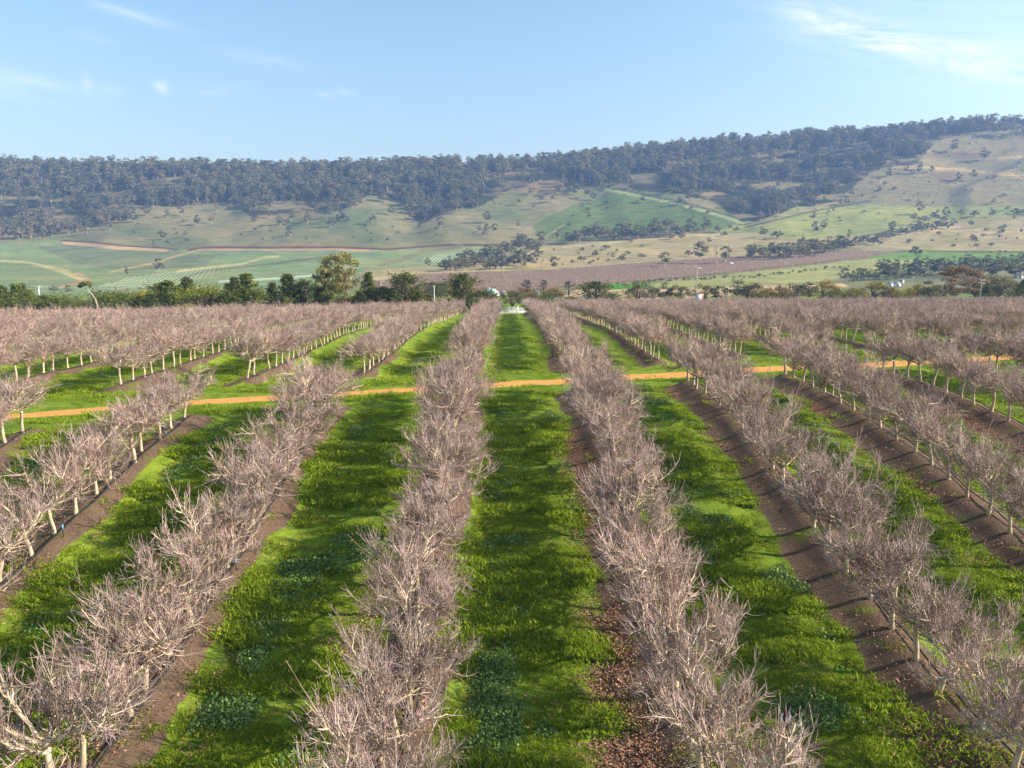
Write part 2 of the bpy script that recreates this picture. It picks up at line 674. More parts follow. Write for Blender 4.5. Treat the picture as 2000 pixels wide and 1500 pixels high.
def mat_leaf(name, dark, light, tip=None, rv=0.18, trans=0.25):
    """tint attribute 0..1 mixes dark to light, painting lit and shaded leaves in crowns"""
    k = M(name, 0.75, 0.2)
    a = k.attr('tint')
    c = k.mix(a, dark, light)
    if tip:
        c = k.mix(k.step(k.noise(0.9, 3, vec=k.lo()), 0.5, 0.7), c, tip)
    c = k.mix(k.rnd(), k.mix(1.0, c, (1 - rv, 1 - rv, 1 - rv * 0.6), 'MULTIPLY'), k.mix(1.0, c, (1 + rv, 1 + rv * 0.8, 1), 'MULTIPLY'))
    k.color(c)
    tr = k.n('ShaderNodeBsdfTranslucent')
    k.t.links.new(c, tr.inputs['Color'])
    mx = k.n('ShaderNodeMixShader')
    mx.inputs[0].default_value = trans
    k.t.links.new(k.b.outputs[0], mx.inputs[1])
    k.t.links.new(tr.outputs[0], mx.inputs[2])
    out = [n for n in k.t.nodes if n.type == 'OUTPUT_MATERIAL'][0]
    k.t.links.new(mx.outputs[0], out.inputs['Surface'])
    return k.m


MAT = {
    'ground': mat_orchard_ground(),
    'far': mat_far_ground(),
    'paint': mat_bark('pale_trunk_bark', (0.36, 0.28, 0.18), (0.70, 0.58, 0.42), (0.34, 0.28, 0.12)),
    'twig': mat_twigs(),
    'gumbark': mat_bark('gum_bark', (0.42, 0.33, 0.25), (0.68, 0.58, 0.48), None, 1.5),
    'darkbark': mat_bark('dark_bark', (0.10, 0.075, 0.055), (0.18, 0.14, 0.11), None, 2),
    'grass': mat_leaf('grass_blades', (0.145, 0.235, 0.014), (0.36, 0.46, 0.040), None, 0.30, 0.4),
    'clover': mat_leaf('clover_leaves', (0.085, 0.165, 0.035), (0.24, 0.35, 0.11), None, 0.2, 0.25),
    'litter': mat_leaf('dead_leaves', (0.16, 0.085, 0.055), (0.46, 0.27, 0.17), None, 0.2, 0.1),
    'cypress': mat_leaf('cypress_foliage', (0.016, 0.032, 0.010), (0.150, 0.170, 0.030), None, 0.2),
    'cypress_green': mat_leaf('green_cypress_foliage', (0.030, 0.056, 0.012), (0.175, 0.205, 0.030), None, 0.15),
    'yellowgreen': mat_leaf('yellow_green_foliage', (0.10, 0.115, 0.022), (0.27, 0.29, 0.035), None, 0.1),
    'wattle': mat_leaf('wattle_foliage', (0.055, 0.058, 0.022), (0.27, 0.235, 0.080), None, 0.3),
    'ochre': mat_leaf('ochre_foliage', (0.14, 0.115, 0.018), (0.48, 0.37, 0.05), None, 0.2),
    'rust': mat_leaf('rusty_foliage', (0.10, 0.060, 0.032), (0.38, 0.23, 0.11), None, 0.2),
    'gum': mat_leaf('gum_leaves', (0.075, 0.078, 0.022), (0.32, 0.29, 0.085), None, 0.12),
    'hillgum': mat_leaf('hill_gum_leaves', (0.040, 0.044, 0.024), (0.33, 0.29, 0.16), None, 0.3),
    'bluegum': mat_leaf('dull_gum_leaves', (0.028, 0.036, 0.024), (0.18, 0.18, 0.10), None, 0.3),
    'pine': mat_leaf('pine_needles', (0.014, 0.032, 0.018), (0.050, 0.085, 0.034), None, 0.2),
    'pipe': plain('black_poly_pipe', (0.02, 0.02, 0.022), 0.5),
    'blue': plain('pale_blue_plastic', (0.16, 0.36, 0.62), 0.5),
    'white': plain('white_paint', (0.80, 0.80, 0.78), 0.6, var=0.05),
    'red': plain('red_paint', (0.62, 0.07, 0.05), 0.5),
    'orange': plain('orange_print', (0.75, 0.30, 0.08), 0.6),
    'greyprint': plain('grey_print', (0.45, 0.42, 0.46), 0.6),
    'pole': plain('weathered_pole', (0.42, 0.40, 0.34), 0.85),
    'wood': plain('grey_fence_wood', (0.42, 0.36, 0.30), 0.9),
    'wire': plain('aluminium_wire', (0.45, 0.46, 0.48), 0.5),
    'roofgreen': plain('green_roof_iron', (0.30, 0.46, 0.38), 0.5),
    'roofgrey': plain('grey_roof_iron', (0.28, 0.28, 0.32), 0.5),
    'solar': plain('solar_glass', (0.02, 0.03, 0.06), 0.15),
    'wall': plain('cream_wall', (0.68, 0.58, 0.48), 0.8),
    'brickred': plain('red_brick', (0.45, 0.16, 0.09), 0.8),
    'glass': plain('dark_window_glass', (0.03, 0.035, 0.04), 0.1, 0.5),
    'vine': plain('bare_vines', (0.20, 0.13, 0.092), 0.9, var=0.35, scale=0.3),
    'guard': plain('white_vine_guard', (0.40, 0.46, 0.36), 0.8),
    'black': plain('black_feathers', (0.012, 0.012, 0.016), 0.5),
    'whitef': plain('white_feathers', (0.72, 0.72, 0.75), 0.8),
    'rock': plain('pale_rock', (0.36, 0.34, 0.31), 0.95),
    'rubber': plain('tyre_rubber', (0.02, 0.02, 0.02), 0.8),
    'gravel': plain('pale_gravel', (0.45, 0.40, 0.32), 0.95),
}

# ------------------------------------------------------------------ ground of the orchard
ys = [6.0]
while ys[-1] < 262:
    ys.append(ys[-1] + min(1.6, max(0.2, ys[-1] * 0.0058)))
ys = np.array(ys)
xs = np.arange(-133, 175.01, 0.25)
XX, YY = np.meshgrid(xs, ys)
keep_cols = None
ZZ = height(XX, YY)
UU = row_u(XX)
MR = in_row(XX, YY)
n_lo = fbm(XX / 2.2, YY / 3.5, 3)
lim_l = 1.42 + (n_lo - 0.5) * 1.4
lim_r = 0.98 + (n_lo - 0.5) * 1.2
lim_l = lim_l - 0.6 * smooth((YY - 48) / 20)
lim_r = lim_r - 0.85 * smooth((YY - 48) / 20)
soil = MR * np.where(UU < 0, smooth((UU + lim_l) / 0.5 + 0.5), smooth((lim_r - UU) / 0.4 + 0.5))
litter = MR * smooth((-UU - 0.75) / 0.4) * smooth((2.2 + UU) / 0.5) * smooth((fbm(XX / 3 + 9, YY / 5 + 2, 3) - 0.42) / 0.2) * smooth((70 - YY) / 20)
moss = MR * np.exp(-((UU - 1.55) / 0.45) ** 2) * smooth((fbm(XX / 4 + 3, YY / 4, 2) - 0.3) / 0.25) + 0.75 * MR * np.exp(-((UU + 2.35) / 0.35) ** 2) * smooth((fbm(XX / 4 + 3, YY / 4 + 9, 2) - 0.4) / 0.2)
lush = np.exp(-((UU - 2.25) / 0.45) ** 2) * smooth((fbm(XX / 3.5 + 30, YY / 3 + 7, 3) - 0.38) / 0.2) * smooth((110 - YY) / 60)
TS = track_s(XX, YY) + (fbm(XX / 3, YY / 3, 3) - 0.5) * 0.25
track = smooth((np.clip(0.98 + 0.017 * XX, 0.45, 1.15) - np.abs(TS)) / 0.35 + 0.4)
ny, nx = XX.shape
V = np.stack([XX.ravel(), YY.ravel(), ZZ.ravel()], -1)
ii = np.arange(ny - 1)[:, None] * nx + np.arange(nx - 1)[None, :]
# drop quads well outside anything a camera near this one could see
inside = (np.abs(XX[:-1, :-1]) < 0.78 * YY[:-1, :-1] + 22)
Q = np.stack([ii, ii + 1, ii + nx + 1, ii + nx], -1)[inside]
used = np.zeros(len(V), bool)
used[Q.ravel()] = True
remap = np.cumsum(used) - 1
at = {k: v.ravel()[used] for k, v in dict(soil=soil, litter=litter, moss=moss, lush=lush, track=track).items()}
me = mesh_np('ground', V[used], remap[Q], MAT['ground'], True, at)
link('ground', me, kind='structure', label='green orchard floor with brown soil strips and an orange dirt track')

# ------------------------------------------------------------------ far ground: valley and hills


def in_poly(px, py, poly):
    c = np.zeros(px.shape, bool)
    n = len(poly)
    j = n - 1
    for i in range(n):
        xi, yi = poly[i]
        xj, yj = poly[j]
        t = ((yi > py) != (yj > py)) & (px < (xj - xi) * (py - yi) / (yj - yi + 1e-9) + xi)
        c ^= t
        j = i
    return c


def dist_line(px, py, pts):
    d = np.full(px.shape, 1e9)
    for (a, b) in zip(pts[:-1], pts[1:]):
        dx, dy = b[0] - a[0], b[1] - a[1]
        L2 = dx * dx + dy * dy
        t = np.clip(((px - a[0]) * dx + (py - a[1]) * dy) / L2, 0, 1)
        d = np.minimum(d, np.hypot(px - a[0] - t * dx, py - a[1] - t * dy))
    return d


GREENFIELD = [(-900, 474), (0, 474), (130, 470), (330, 488), (420, 486), (640, 486), (760, 486), (870, 478), (1010, 482), (960, 500), (860, 520), (720, 530), (640, 560), (560, 585), (-900, 610)]
REDVINE = [(730, 552), (800, 538), (900, 533), (1050, 530), (1250, 514), (1500, 498), (1620, 490), (1770, 491), (1690, 503), (1560, 518), (1480, 527), (1290, 547), (1160, 556), (1000, 572), (740, 582)]
TANFIELD = [(700, 533), (720, 527), (870, 520), (960, 512), (1010, 498), (1060, 482), (1180, 470), (1370, 452), (1480, 447), (1560, 470), (1760, 455), (1900, 425), (2200, 405), (2900, 390), (2900, 488), (1760, 491), (1620, 490), (1500, 498), (1250, 514), (1050, 530), (900, 533), (800, 538), (720, 545)]
PALEGREEN_R = [(1440, 437), (1560, 405), (1700, 398), (1850, 405), (2900, 370), (2900, 410), (2100, 412), (1900, 425), (1760, 452), (1560, 470), (1480, 455), (1400, 455)]
BRIGHTGREEN = [(1045, 440), (1110, 405), (1190, 380), (1262, 377), (1330, 400), (1440, 437), (1400, 447), (1300, 450), (1200, 452), (1090, 470), (1040, 460)]
GREEN_R = [(1620, 492), (1760, 491), (2900, 488), (2900, 525), (2000, 522), (1900, 512), (1760, 515), (1700, 503)]
FOREST = [(-900, 250), (-900, 470), (-100, 474), (0, 466), (60, 465), (110, 458), (160, 440), (240, 436), (262, 412), (330, 405), (400, 396), (470, 408), (500, 432), (560, 428), (640, 418), (690, 400),
          (720, 380), (790, 392), (815, 440), (850, 425), (930, 405), (1000, 372), (1060, 388), (1100, 372), (1200, 362), (1240, 372), (1330, 378), (1400, 396), (1440, 430), (1480, 434),
          (1540, 408), (1640, 392), (1700, 335), (1790, 320), (1830, 275), (1950, 246), (2100, 238), (2900, 215), (2900, 150), (1000, 150)]

rows_y = np.concatenate([np.arange(150, 330, 6), np.arange(330, 700, 7), np.arange(700, 1400, 6), np.arange(1400, 2400, 60)])
cols_a = np.linspace(-1.06, 1.06, 620)          # X / Y
AA, FY_ = np.meshgrid(cols_a, rows_y)
FXX = AA * np.maximum(FY_, 60) + 0 * FY_
FZ = height(FXX, FY_, False)
sink = smooth((255 - (FY_ - 0.0 * FXX)) / 40) * 1.2      # passes under the orchard sheet
FZ = FZ - sink
PX, PY, _d = project(FXX, FY_, FZ)
PXw = PX + (fbm(PX / 30, PY / 12, 3) - 0.5) * 14
PYw = PY + (fbm(PX / 22 + 50, PY / 9, 3) - 0.5) * 5


def srgb(r, g, b, k=1.0):
    f = lambda v: ((v / 255.0 + 0.055) / 1.055) ** 2.4 if v > 10 else v / 255.0 / 12.92
    return np.array([f(r) * k, f(g) * k, f(b) * k])


ALB = np.zeros(PX.shape + (3,))
ALB[:] = srgb(124, 122, 88)
blend = fbm(PX / 90 + 7, PY / 25, 4)
ALB += (blend[..., None] - 0.5) * np.array([0.22, 0.10, 0.08])


def paint(mask, col, amt=1.0):
    m = (mask * amt)[..., None] if mask.dtype != bool else (mask.astype(float) * amt)[..., None]
    ALB[:] = ALB * (1 - m) + np.asarray(col) * m


upper_right = smooth((PX - 1480) / 200) * smooth((420 - PY) / 40)
paint(upper_right, srgb(134, 124, 94))
paint(smooth((PY - 560) / 12) * 1.0, srgb(120, 132, 70))
paint(in_poly(PXw, PYw, GREENFIELD), srgb(126, 142, 102))
gf = in_poly(PXw, PYw, GREENFIELD)
paint(gf * smooth((fbm(PX / 120, PY / 14 + 4, 3) - 0.45) / 0.2), srgb(132, 140, 100), 0.7)
paint(in_poly(PX, PY, [(70, 482), (150, 474), (330, 490), (420, 500), (400, 520), (250, 530), (150, 515)]), srgb(112, 118, 92), 0.75)
paint(in_poly(PXw, PYw, TANFIELD), srgb(166, 150, 112))
tf = in_poly(PXw, PYw, TANFIELD)
paint(tf * smooth((fbm(PX / 60 + 3, PY / 12, 3) - 0.5) / 0.15), srgb(140, 132, 84), 0.8)
paint(in_poly(PXw, PYw, PALEGREEN_R), srgb(142, 146, 88))
paint(in_poly(PXw, PYw, BRIGHTGREEN), srgb(96, 112, 62))
paint(in_poly(PX, PY, REDVINE), srgb(114, 90, 70))
paint(in_poly(PXw, PYw, GREEN_R), srgb(108, 134, 66))
paint(in_poly(PXw, PYw, [(1290, 549), (1480, 530), (1700, 505), (1880, 512), (1640, 540), (1600, 552), (1250, 580)]), srgb(150, 150, 98))
paint(in_poly(PXw, PYw, [(1180, 556), (1290, 549), (1250, 562), (1200, 566)]), srgb(86, 140, 50))
paint(in_poly(PX, PY, [(1100, 566), (1240, 566), (1640, 553), (1660, 560), (1240, 590), (1050, 590)]), srgb(190, 165, 135))
fm = in_poly(PXw, PYw, FOREST)
paint(fm, srgb(58, 58, 42))
paint(fm * smooth((fbm(PX / 60 + 13, PY / 9, 3) - 0.50) / 0.08), srgb(138, 124, 94), 0.85)
paint(in_poly(PXw, PYw, [(1815, 338), (1870, 338), (1868, 352), (1835, 360)]), srgb(116, 92, 78), 0.7)
paint(smooth((fbm(PX / 50 + 23, PY / 14, 3) - 0.5) / 0.12) * smooth((PX - 1650) / 80) * smooth((315 - PY) / 20), srgb(112, 82, 64), 0.8)


def stroke(pts, wpx, col, amt=1.0):
    d = dist_line(PX, PY, pts)
    paint(smooth((wpx + 1.3 - d) / 1.6), col, amt)


stroke([(125, 474), (175, 478), (230, 484), (325, 489)], 2.8, srgb(186, 156, 122))
stroke([(120, 470), (180, 473), (240, 480), (330, 485), (345, 488)], 0.9, srgb(92, 62, 52))
stroke([(385, 488), (520, 487), (640, 487), (720, 489)], 1.6, srgb(178, 150, 120))
stroke([(370, 488), (400, 483), (520, 484), (660, 483), (760, 487), (860, 479), (1010, 478)], 1.5, srgb(104, 66, 60))
stroke([(215, 531), (300, 514), (345, 500), (390, 488)], 1.5, srgb(180, 156, 112), 0.8)
stroke([(0, 509), (60, 513), (95, 522), (140, 540), (165, 546)], 1.6, srgb(190, 182, 140), 0.8)
stroke([(95, 522), (130, 530), (155, 545)], 3.5, srgb(182, 164, 110), 0.7)
stroke([(148, 532), (165, 540), (176, 548), (120, 560)], 1.6, srgb(180, 140, 105))
stroke([(345, 530), (420, 521), (470, 516), (520, 502), (545, 501)], 1.5, srgb(190, 178, 128), 0.8)
stroke([(300, 560), (400, 530), (520, 517), (625, 503)], 1.4, srgb(100, 104, 78), 0.8)
stroke([(430, 550), (560, 543), (640, 535)], 1.6, srgb(176, 190, 168), 0.9)
stroke([(745, 517), (790, 506), (830, 489), (900, 482)], 4.0, srgb(122, 112, 84), 0.7)
stroke([(1180, 370), (1220, 377), (1330, 400), (1420, 425), (1452, 436)], 1.5, srgb(170, 176, 116), 0.9)
stroke([(1185, 365), (1225, 372), (1335, 395), (1425, 421), (1456, 432)], 1.0, srgb(50, 66, 40), 0.9)
stroke([(1035, 445), (985, 480)], 0.9, srgb(160, 148, 108), 0.8)
stroke([(1100, 440), (1040, 480)], 0.9, srgb(170, 150, 112), 0.8)
stroke([(1450, 441), (1560, 412), (1680, 385)], 1.6, srgb(150, 132, 100), 0.9)
stroke([(1455, 444), (1590, 412), (1700, 392)], 0.9, srgb(60, 52, 44), 0.8)
stroke([(1725, 325), (1800, 328), (1870, 330), (2000, 345)], 2.2, srgb(190, 160, 115), 0.7)
stroke([(1950, 310), (2010, 306)], 1.6, srgb(196, 166, 120), 0.8)
stroke([(1000, 534), (1240, 518), (1370, 512), (1500, 498)], 1.3, srgb(84, 128, 48), 0.85)
stroke([(720, 545), (820, 540), (960, 540), (1050, 532)], 2.4, srgb(196, 172, 132), 0.8)
stroke([(1100, 482), (1240, 470), (1360, 458), (1420, 462)], 1.8, srgb(196, 170, 130), 0.8)
stroke([(1560, 504), (1640, 492), (1800, 490), (2000, 492)], 0.7, srgb(60, 52, 40), 0.8)
ALB = np.clip(ALB * np.array([1.03, 1.0, 0.90]), 0.01, 0.9)
ny, nx = FXX.shape
ii = np.arange(ny - 1)[:, None] * nx + np.arange(nx - 1)[None, :]
Q = np.stack([ii, ii + 1, ii + nx + 1, ii + nx], -1).reshape(-1, 4)
V = np.stack([FXX.ravel(), FY_.ravel(), FZ.ravel()], -1)
# apron under and behind the camera
me = mesh_np('hills', V, Q, MAT['far'], True, {'albedo': ALB.reshape(-1, 3)})
link('hills', me, kind='structure', label='valley paddocks rising to a wooded ridge')
ap_y = np.array([-220, -60, 0, 40, 100, 156])
ap_x = np.linspace(-520, 520, 27)
AX, AY = np.meshgrid(ap_x, ap_y)
AZ = height(AX, np.maximum(AY, 6), False) - 1.3
ny, nx = AX.shape
ii = np.arange(ny - 1)[:, None] * nx + np.arange(nx - 1)[None, :]
Q = np.stack([ii, ii + 1, ii + nx + 1, ii + nx], -1).reshape(-1, 4)
me = mesh_np('terrain', np.stack([AX.ravel(), AY.ravel(), AZ.ravel()], -1), Q, MAT['far'], True, {'albedo': np.tile(srgb(96, 130, 40), (AX.size, 1))})
link('terrain', me, kind='structure')

# ------------------------------------------------------------------ scattering by geometry nodes


def scatter(name, P, protos, idx, scl, rot, **props):
    """ONE object whose points carry copies of the given real meshes"""
    me = bpy.data.meshes.new(name)
    me.vertices.add(len(P))
    me.vertices.foreach_set('co', np.asarray(P, np.float32).ravel())
    a = me.attributes.new('scl', 'FLOAT', 'POINT')
    a.data.foreach_set('value', np.asarray(scl, np.float32))
    a = me.attributes.new('rotz', 'FLOAT_VECTOR', 'POINT')
    r3 = np.zeros((len(P), 3), np.float32)
    rot = np.asarray(rot, np.float32)
    if rot.ndim == 1:
        r3[:, 2] = rot
    else:
        r3[:] = rot
    a.data.foreach_set('vector', r3.ravel())
    a = me.attributes.new('pick', 'INT', 'POINT')
    a.data.foreach_set('value', np.asarray(idx, np.int32))
    o = link(name, me, **props)
    g = bpy.data.node_groups.new(name + '_nodes', 'GeometryNodeTree')
    g.interface.new_socket('Geometry', in_out='INPUT', socket_type='NodeSocketGeometry')
    g.interface.new_socket('Geometry', in_out='OUTPUT', socket_type='NodeSocketGeometry')
    gi = g.nodes.new('NodeGroupInput')
    go = g.nodes.new('NodeGroupOutput')
    iop = g.nodes.new('GeometryNodeInstanceOnPoints')
    jall = g.nodes.new('GeometryNodeJoinGeometry')
    for pr in reversed(protos):            # join order is last linked first
        jo = g.nodes.new('GeometryNodeJoinGeometry')
        for ob in pr:
            oi = g.nodes.new('GeometryNodeObjectInfo')
            oi.transform_space = 'ORIGINAL'
            oi.inputs['Object'].default_value = ob
            g.links.new(oi.outputs['Geometry'], jo.inputs[0])
        gt = g.nodes.new('GeometryNodeGeometryToInstance')
        g.links.new(jo.outputs[0], gt.inputs[0])
        g.links.new(gt.outputs[0], jall.inputs[0])

    def named(nm, tp):
        n = g.nodes.new('GeometryNodeInputNamedAttribute')
        n.data_type = tp
        n.inputs['Name'].default_value = nm
        return n.outputs[0]
    g.links.new(gi.outputs[0], iop.inputs['Points'])
    g.links.new(jall.outputs[0], iop.inputs['Instance'])
    iop.inputs['Pick Instance'].default_value = True
    g.links.new(named('pick', 'INT'), iop.inputs['Instance Index'])
    g.links.new(named('rotz', 'FLOAT_VECTOR'), iop.inputs['Rotation'])
    g.links.new(named('scl', 'FLOAT'), iop.inputs['Scale'])
    g.links.new(iop.outputs[0], go.inputs[0])
    md = o.modifiers.new('scatter', 'NODES')
    md.node_group = g
    return o


# ------------------------------------------------------------------ orchard trees
def rot_about(v, ax, ang):
    ax = ax / (np.linalg.norm(ax) + 1e-9)
    return v * math.cos(ang) + np.cross(ax, v) * math.sin(ang) + ax * np.dot(ax, v) * (1 - math.cos(ang))


def bent(p, d, L, n, up, wob, R):
    """polyline from p along d, turning towards up"""
    P = [np.array(p, float)]
    d = np.array(d, float)
    for i in range(n):
        d = d + np.array([0, 0, up]) / n + R.normal(0, wob, 3)
        d /= np.linalg.norm(d)
        P.append(P[-1] + d * L / n)
    return np.array(P), d


def orchard_tree(seed):
    R = np.random.default_rng(seed)
    tr, cr = Geo(), Geo()
    h = R.uniform(1.0, 1.25)
    lean = R.normal(0, 0.06, 2)
    zt = np.array([-0.12, 0.04, 0.3, 0.6, h * 0.8, h])
    P = np.stack([lean[0] * zt + 0.02 * np.sin(zt * 5 + seed), lean[1] * zt + 0.02 * np.cos(zt * 4), zt], -1)
    tr.tube(P, [0.085, 0.078, 0.066, 0.062, 0.062, 0.072], 8, 1.0)
    top = P[-1]
    nl = R.integers(6, 8)
    a0 = R.uniform(0, 6.28)
    for i in range(nl):
        az_ = a0 + i * 6.283 / nl + R.normal(0, 0.25)
        ele = R.uniform(0.25, 1.0)
        d = np.array([math.cos(az_) * math.cos(ele) * 1.2, math.sin(az_) * math.cos(ele) * 0.92, math.sin(ele)])
        d /= np.linalg.norm(d)
        L = R.uniform(1.05, 1.6) * (0.85 + 0.2 * abs(math.cos(az_)))
        st = top + np.array([0, 0, -R.uniform(0, 0.3)])
        LP, ld = bent(st, d, L, 6, R.uniform(-0.15, 0.5), 0.17, R)
        r0 = R.uniform(0.036, 0.050)
        tr.tube(LP, np.linspace(r0, 0.017, 7), 5, 1.0)
        for j in range(11):                                   # side branches
            t = 0.22 + 0.78 * (j + R.uniform(0, 0.8)) / 11
            f = t * 6
            k = min(5, int(f))
            b0 = LP[k] * (1 - (f - k)) + LP[k + 1] * (f - k)
            td = LP[k + 1] - LP[k]
            td /= np.linalg.norm(td)
            bd = rot_about(td, R.normal(0, 1, 3), R.uniform(0.6, 1.35))
            bd[1] *= 0.8
            bd[2] = abs(bd[2]) * 0.5 + R.uniform(-0.35, 0.5)
            bd /= np.linalg.norm(bd)
            bl = R.uniform(0.4, 0.85)
            BP, _ = bent(b0, bd, bl, 4, R.uniform(0.1, 0.6), 0.16, R)
            cr.tube(BP, np.linspace(0.021, 0.008, 5), 4, np.linspace(1.0, 0.45, 5), False)
            for q in range(9):                               # twigs
                t2 = 0.15 + 0.85 * R.uniform()
                f2 = t2 * 4
                k2 = min(3, int(f2))
                c0 = BP[k2] * (1 - (f2 - k2)) + BP[k2 + 1] * (f2 - k2)
                td2 = BP[k2 + 1] - BP[k2]
                td2 /= np.linalg.norm(td2) + 1e-9
                cd = rot_about(td2, R.normal(0, 1, 3), R.uniform(0.5, 1.45))
                cd[2] += R.uniform(-0.15, 0.5)
                cd /= np.linalg.norm(cd)
                cl = R.uniform(0.2, 0.5)
                CP, _ = bent(c0, cd, cl, 3, 0.35, 0.20, R)
                cr.tube(CP, [0.0078, 0.0066, 0.0055, 0.004], 3, [0.5, 0.22, 0.08, 0.0], False)
                if R.uniform() < 0.55:
                    ed = rot_about(cd, R.normal(0, 1, 3), R.uniform(0.6, 1.3))
                    EP, _ = bent(CP[1], ed, cl * 0.6, 2, 0.2, 0.1, R)
                    cr.tube(EP, [0.0058, 0.005, 0.004], 3, [0.15, 0.05, 0.0], False)
        for j in range(6):                                   # upright shoots that break the outline
            k = R.integers(1, 7)
            sd = np.array([R.normal(0, 0.28) + d[0] * 0.35, R.normal(0, 0.28) + d[1] * 0.35, 1.0])
            sd /= np.linalg.norm(sd)
            sl = R.uniform(0.45, 1.25)
            SP, _ = bent(LP[min(k, 6)], sd, sl, 4, 0.1, 0.05, R)
            cr.tube(SP, np.linspace(0.012, 0.005, 5), 3, np.linspace(0.6, 0.0, 5), False)
            for q in range(5):
                kk = R.integers(1, 4)
                ed = rot_about(sd, R.normal(0, 1, 3), R.uniform(0.4, 0.8))
                EP, _ = bent(SP[kk], ed, sl * 0.4, 2, 0.2, 0.08, R)
                cr.tube(EP, [0.0058, 0.005, 0.004], 3, [0.15, 0.05, 0.0], False)
    return tr.mesh('trunk', MAT['paint'], True), cr.mesh('crown', MAT['twig'], False)


NV = 12
TREES = [orchard_tree(100 + i) for i in range(NV)]
ORD = ['first', 'second', 'third', 'fourth', 'fifth', 'sixth', 'seventh', 'eighth', 'ninth', 'tenth', 'eleventh', 'twelfth', 'thirteenth', 'fourteenth',
       'fifteenth', 'sixteenth', 'seventeenth', 'eighteenth', 'nineteenth', 'twentieth', 'twenty-first', 'twenty-second', 'twenty-third', 'twenty-fourth',
       'twenty-fifth', 'twenty-sixth', 'twenty-seventh', 'twenty-eighth', 'twenty-ninth', 'thirtieth', 'thirty-first', 'thirty-second', 'thirty-third',
       'thirty-fourth', 'thirty-fifth', 'thirty-sixth', 'thirty-seventh', 'thirty-eighth', 'thirty-ninth', 'fortieth']
cands = []
SP = 0.203 * S
for r in range(-32, 33):
    X = ROW0 + r * S
    side = 'left' if r <= 0 else 'right'
    num = (1 - r) if r <= 0 else r
    t0 = 6.12 + 0.31 * X / S
    t1 = 7.42 + 0.31 * X / S
    t2 = 22.1 + 0.31 * X / S
    R = np.random.default_rng(500 + r)
    # near block: counted from the track towards the camera
    n = 0
    Y = t0 * S - R.uniform(0, 0.6)
    while Y > 11.5:
        if R.uniform() > 0.03:
            cands.append((X + R.normal(0, 0.08), Y + R.normal(0, 0.12), r, 'near', n, side, num))
            n += 1
        Y -= SP
    n = 0
    Y = t1 * S + R.uniform(0, 0.6)
    while Y < t2 * S:
        if R.uniform() > 0.025:
            cands.append((X + R.normal(0, 0.08), Y + R.normal(0, 0.12), r, 'far', n, side, num))
            n += 1
        Y += SP
vis = []
for c in cands:
    z = float(height(c[0], c[1]))
    px, py, d = project(c[0], c[1], z)
    px2, py2, d2 = project(c[0], c[1], z + 2.8)
    if d < 3:
        continue
    mrg = 2.6 / d * FPX
    if -mrg < px < 2000 + mrg and py2 < 1500 + mrg * 0.5:
        frac = 1.0
        if px < 60 or px > 1940 or py2 > 1380:
            frac = 0.3
        vis.append((d / (0.6 + 0.4 * frac), c, z))
vis.sort(key=lambda t: t[0])
N_IND = 300
proto_tr = {}
bits = ((0.0, 'the'),)
prot = []
for k, (dd, c, z) in enumerate(vis[:N_IND]):
    X, Y, r, blk, n, side, num = c
    R = np.random.default_rng(int(abs(X * 77 + Y * 131) * 10) % 100000)
    v = k % NV if k < NV else int(R.integers(NV))
    s = R.uniform(0.89, 1.14) * (1.06 if blk == 'near' else 1.0)
    where = 'towards the camera' if blk == 'near' else 'beyond it'
    if blk == 'near':
        lab = f'bare orchard tree, {ORD[n]} before the dirt track, {ORD[num-1]} row {side} of the middle lane'
    else:
        lab = f'bare orchard tree, {ORD[n]} beyond the dirt track, {ORD[num-1]} row {side} of the middle lane'
    rz = R.normal(0, 0.2) + (math.pi if R.uniform() < 0.5 else 0)
    t = thing('orchard_tree', lab, 'tree', (X, Y, z), rz, 'bare pruned trees in the orchard rows', (s, s, s * R.uniform(0.9, 1.1)))
    t.rotation_euler = (R.normal(0, 0.035), R.normal(0, 0.05), rz)
    a = link('trunk', TREES[v][0], t)
    b = link('crown', TREES[v][1], t)
    if k < NV:
        prot.append((a, b))
rest = vis[N_IND:]
P = np.array([[c[0], c[1], z] for (_, c, z) in rest])
scatter('distant_orchard_trees', P, [list(p) for p in prot], rng.integers(0, NV, len(P)), rng.uniform(0.88, 1.1, len(P)),
        rng.normal(0, 0.25, len(P)) + math.pi * rng.integers(0, 2, len(P)), kind='stuff', label='massed bare trees of the far orchard rows')

# ------------------------------------------------------------------ grass, clover, leaf litter


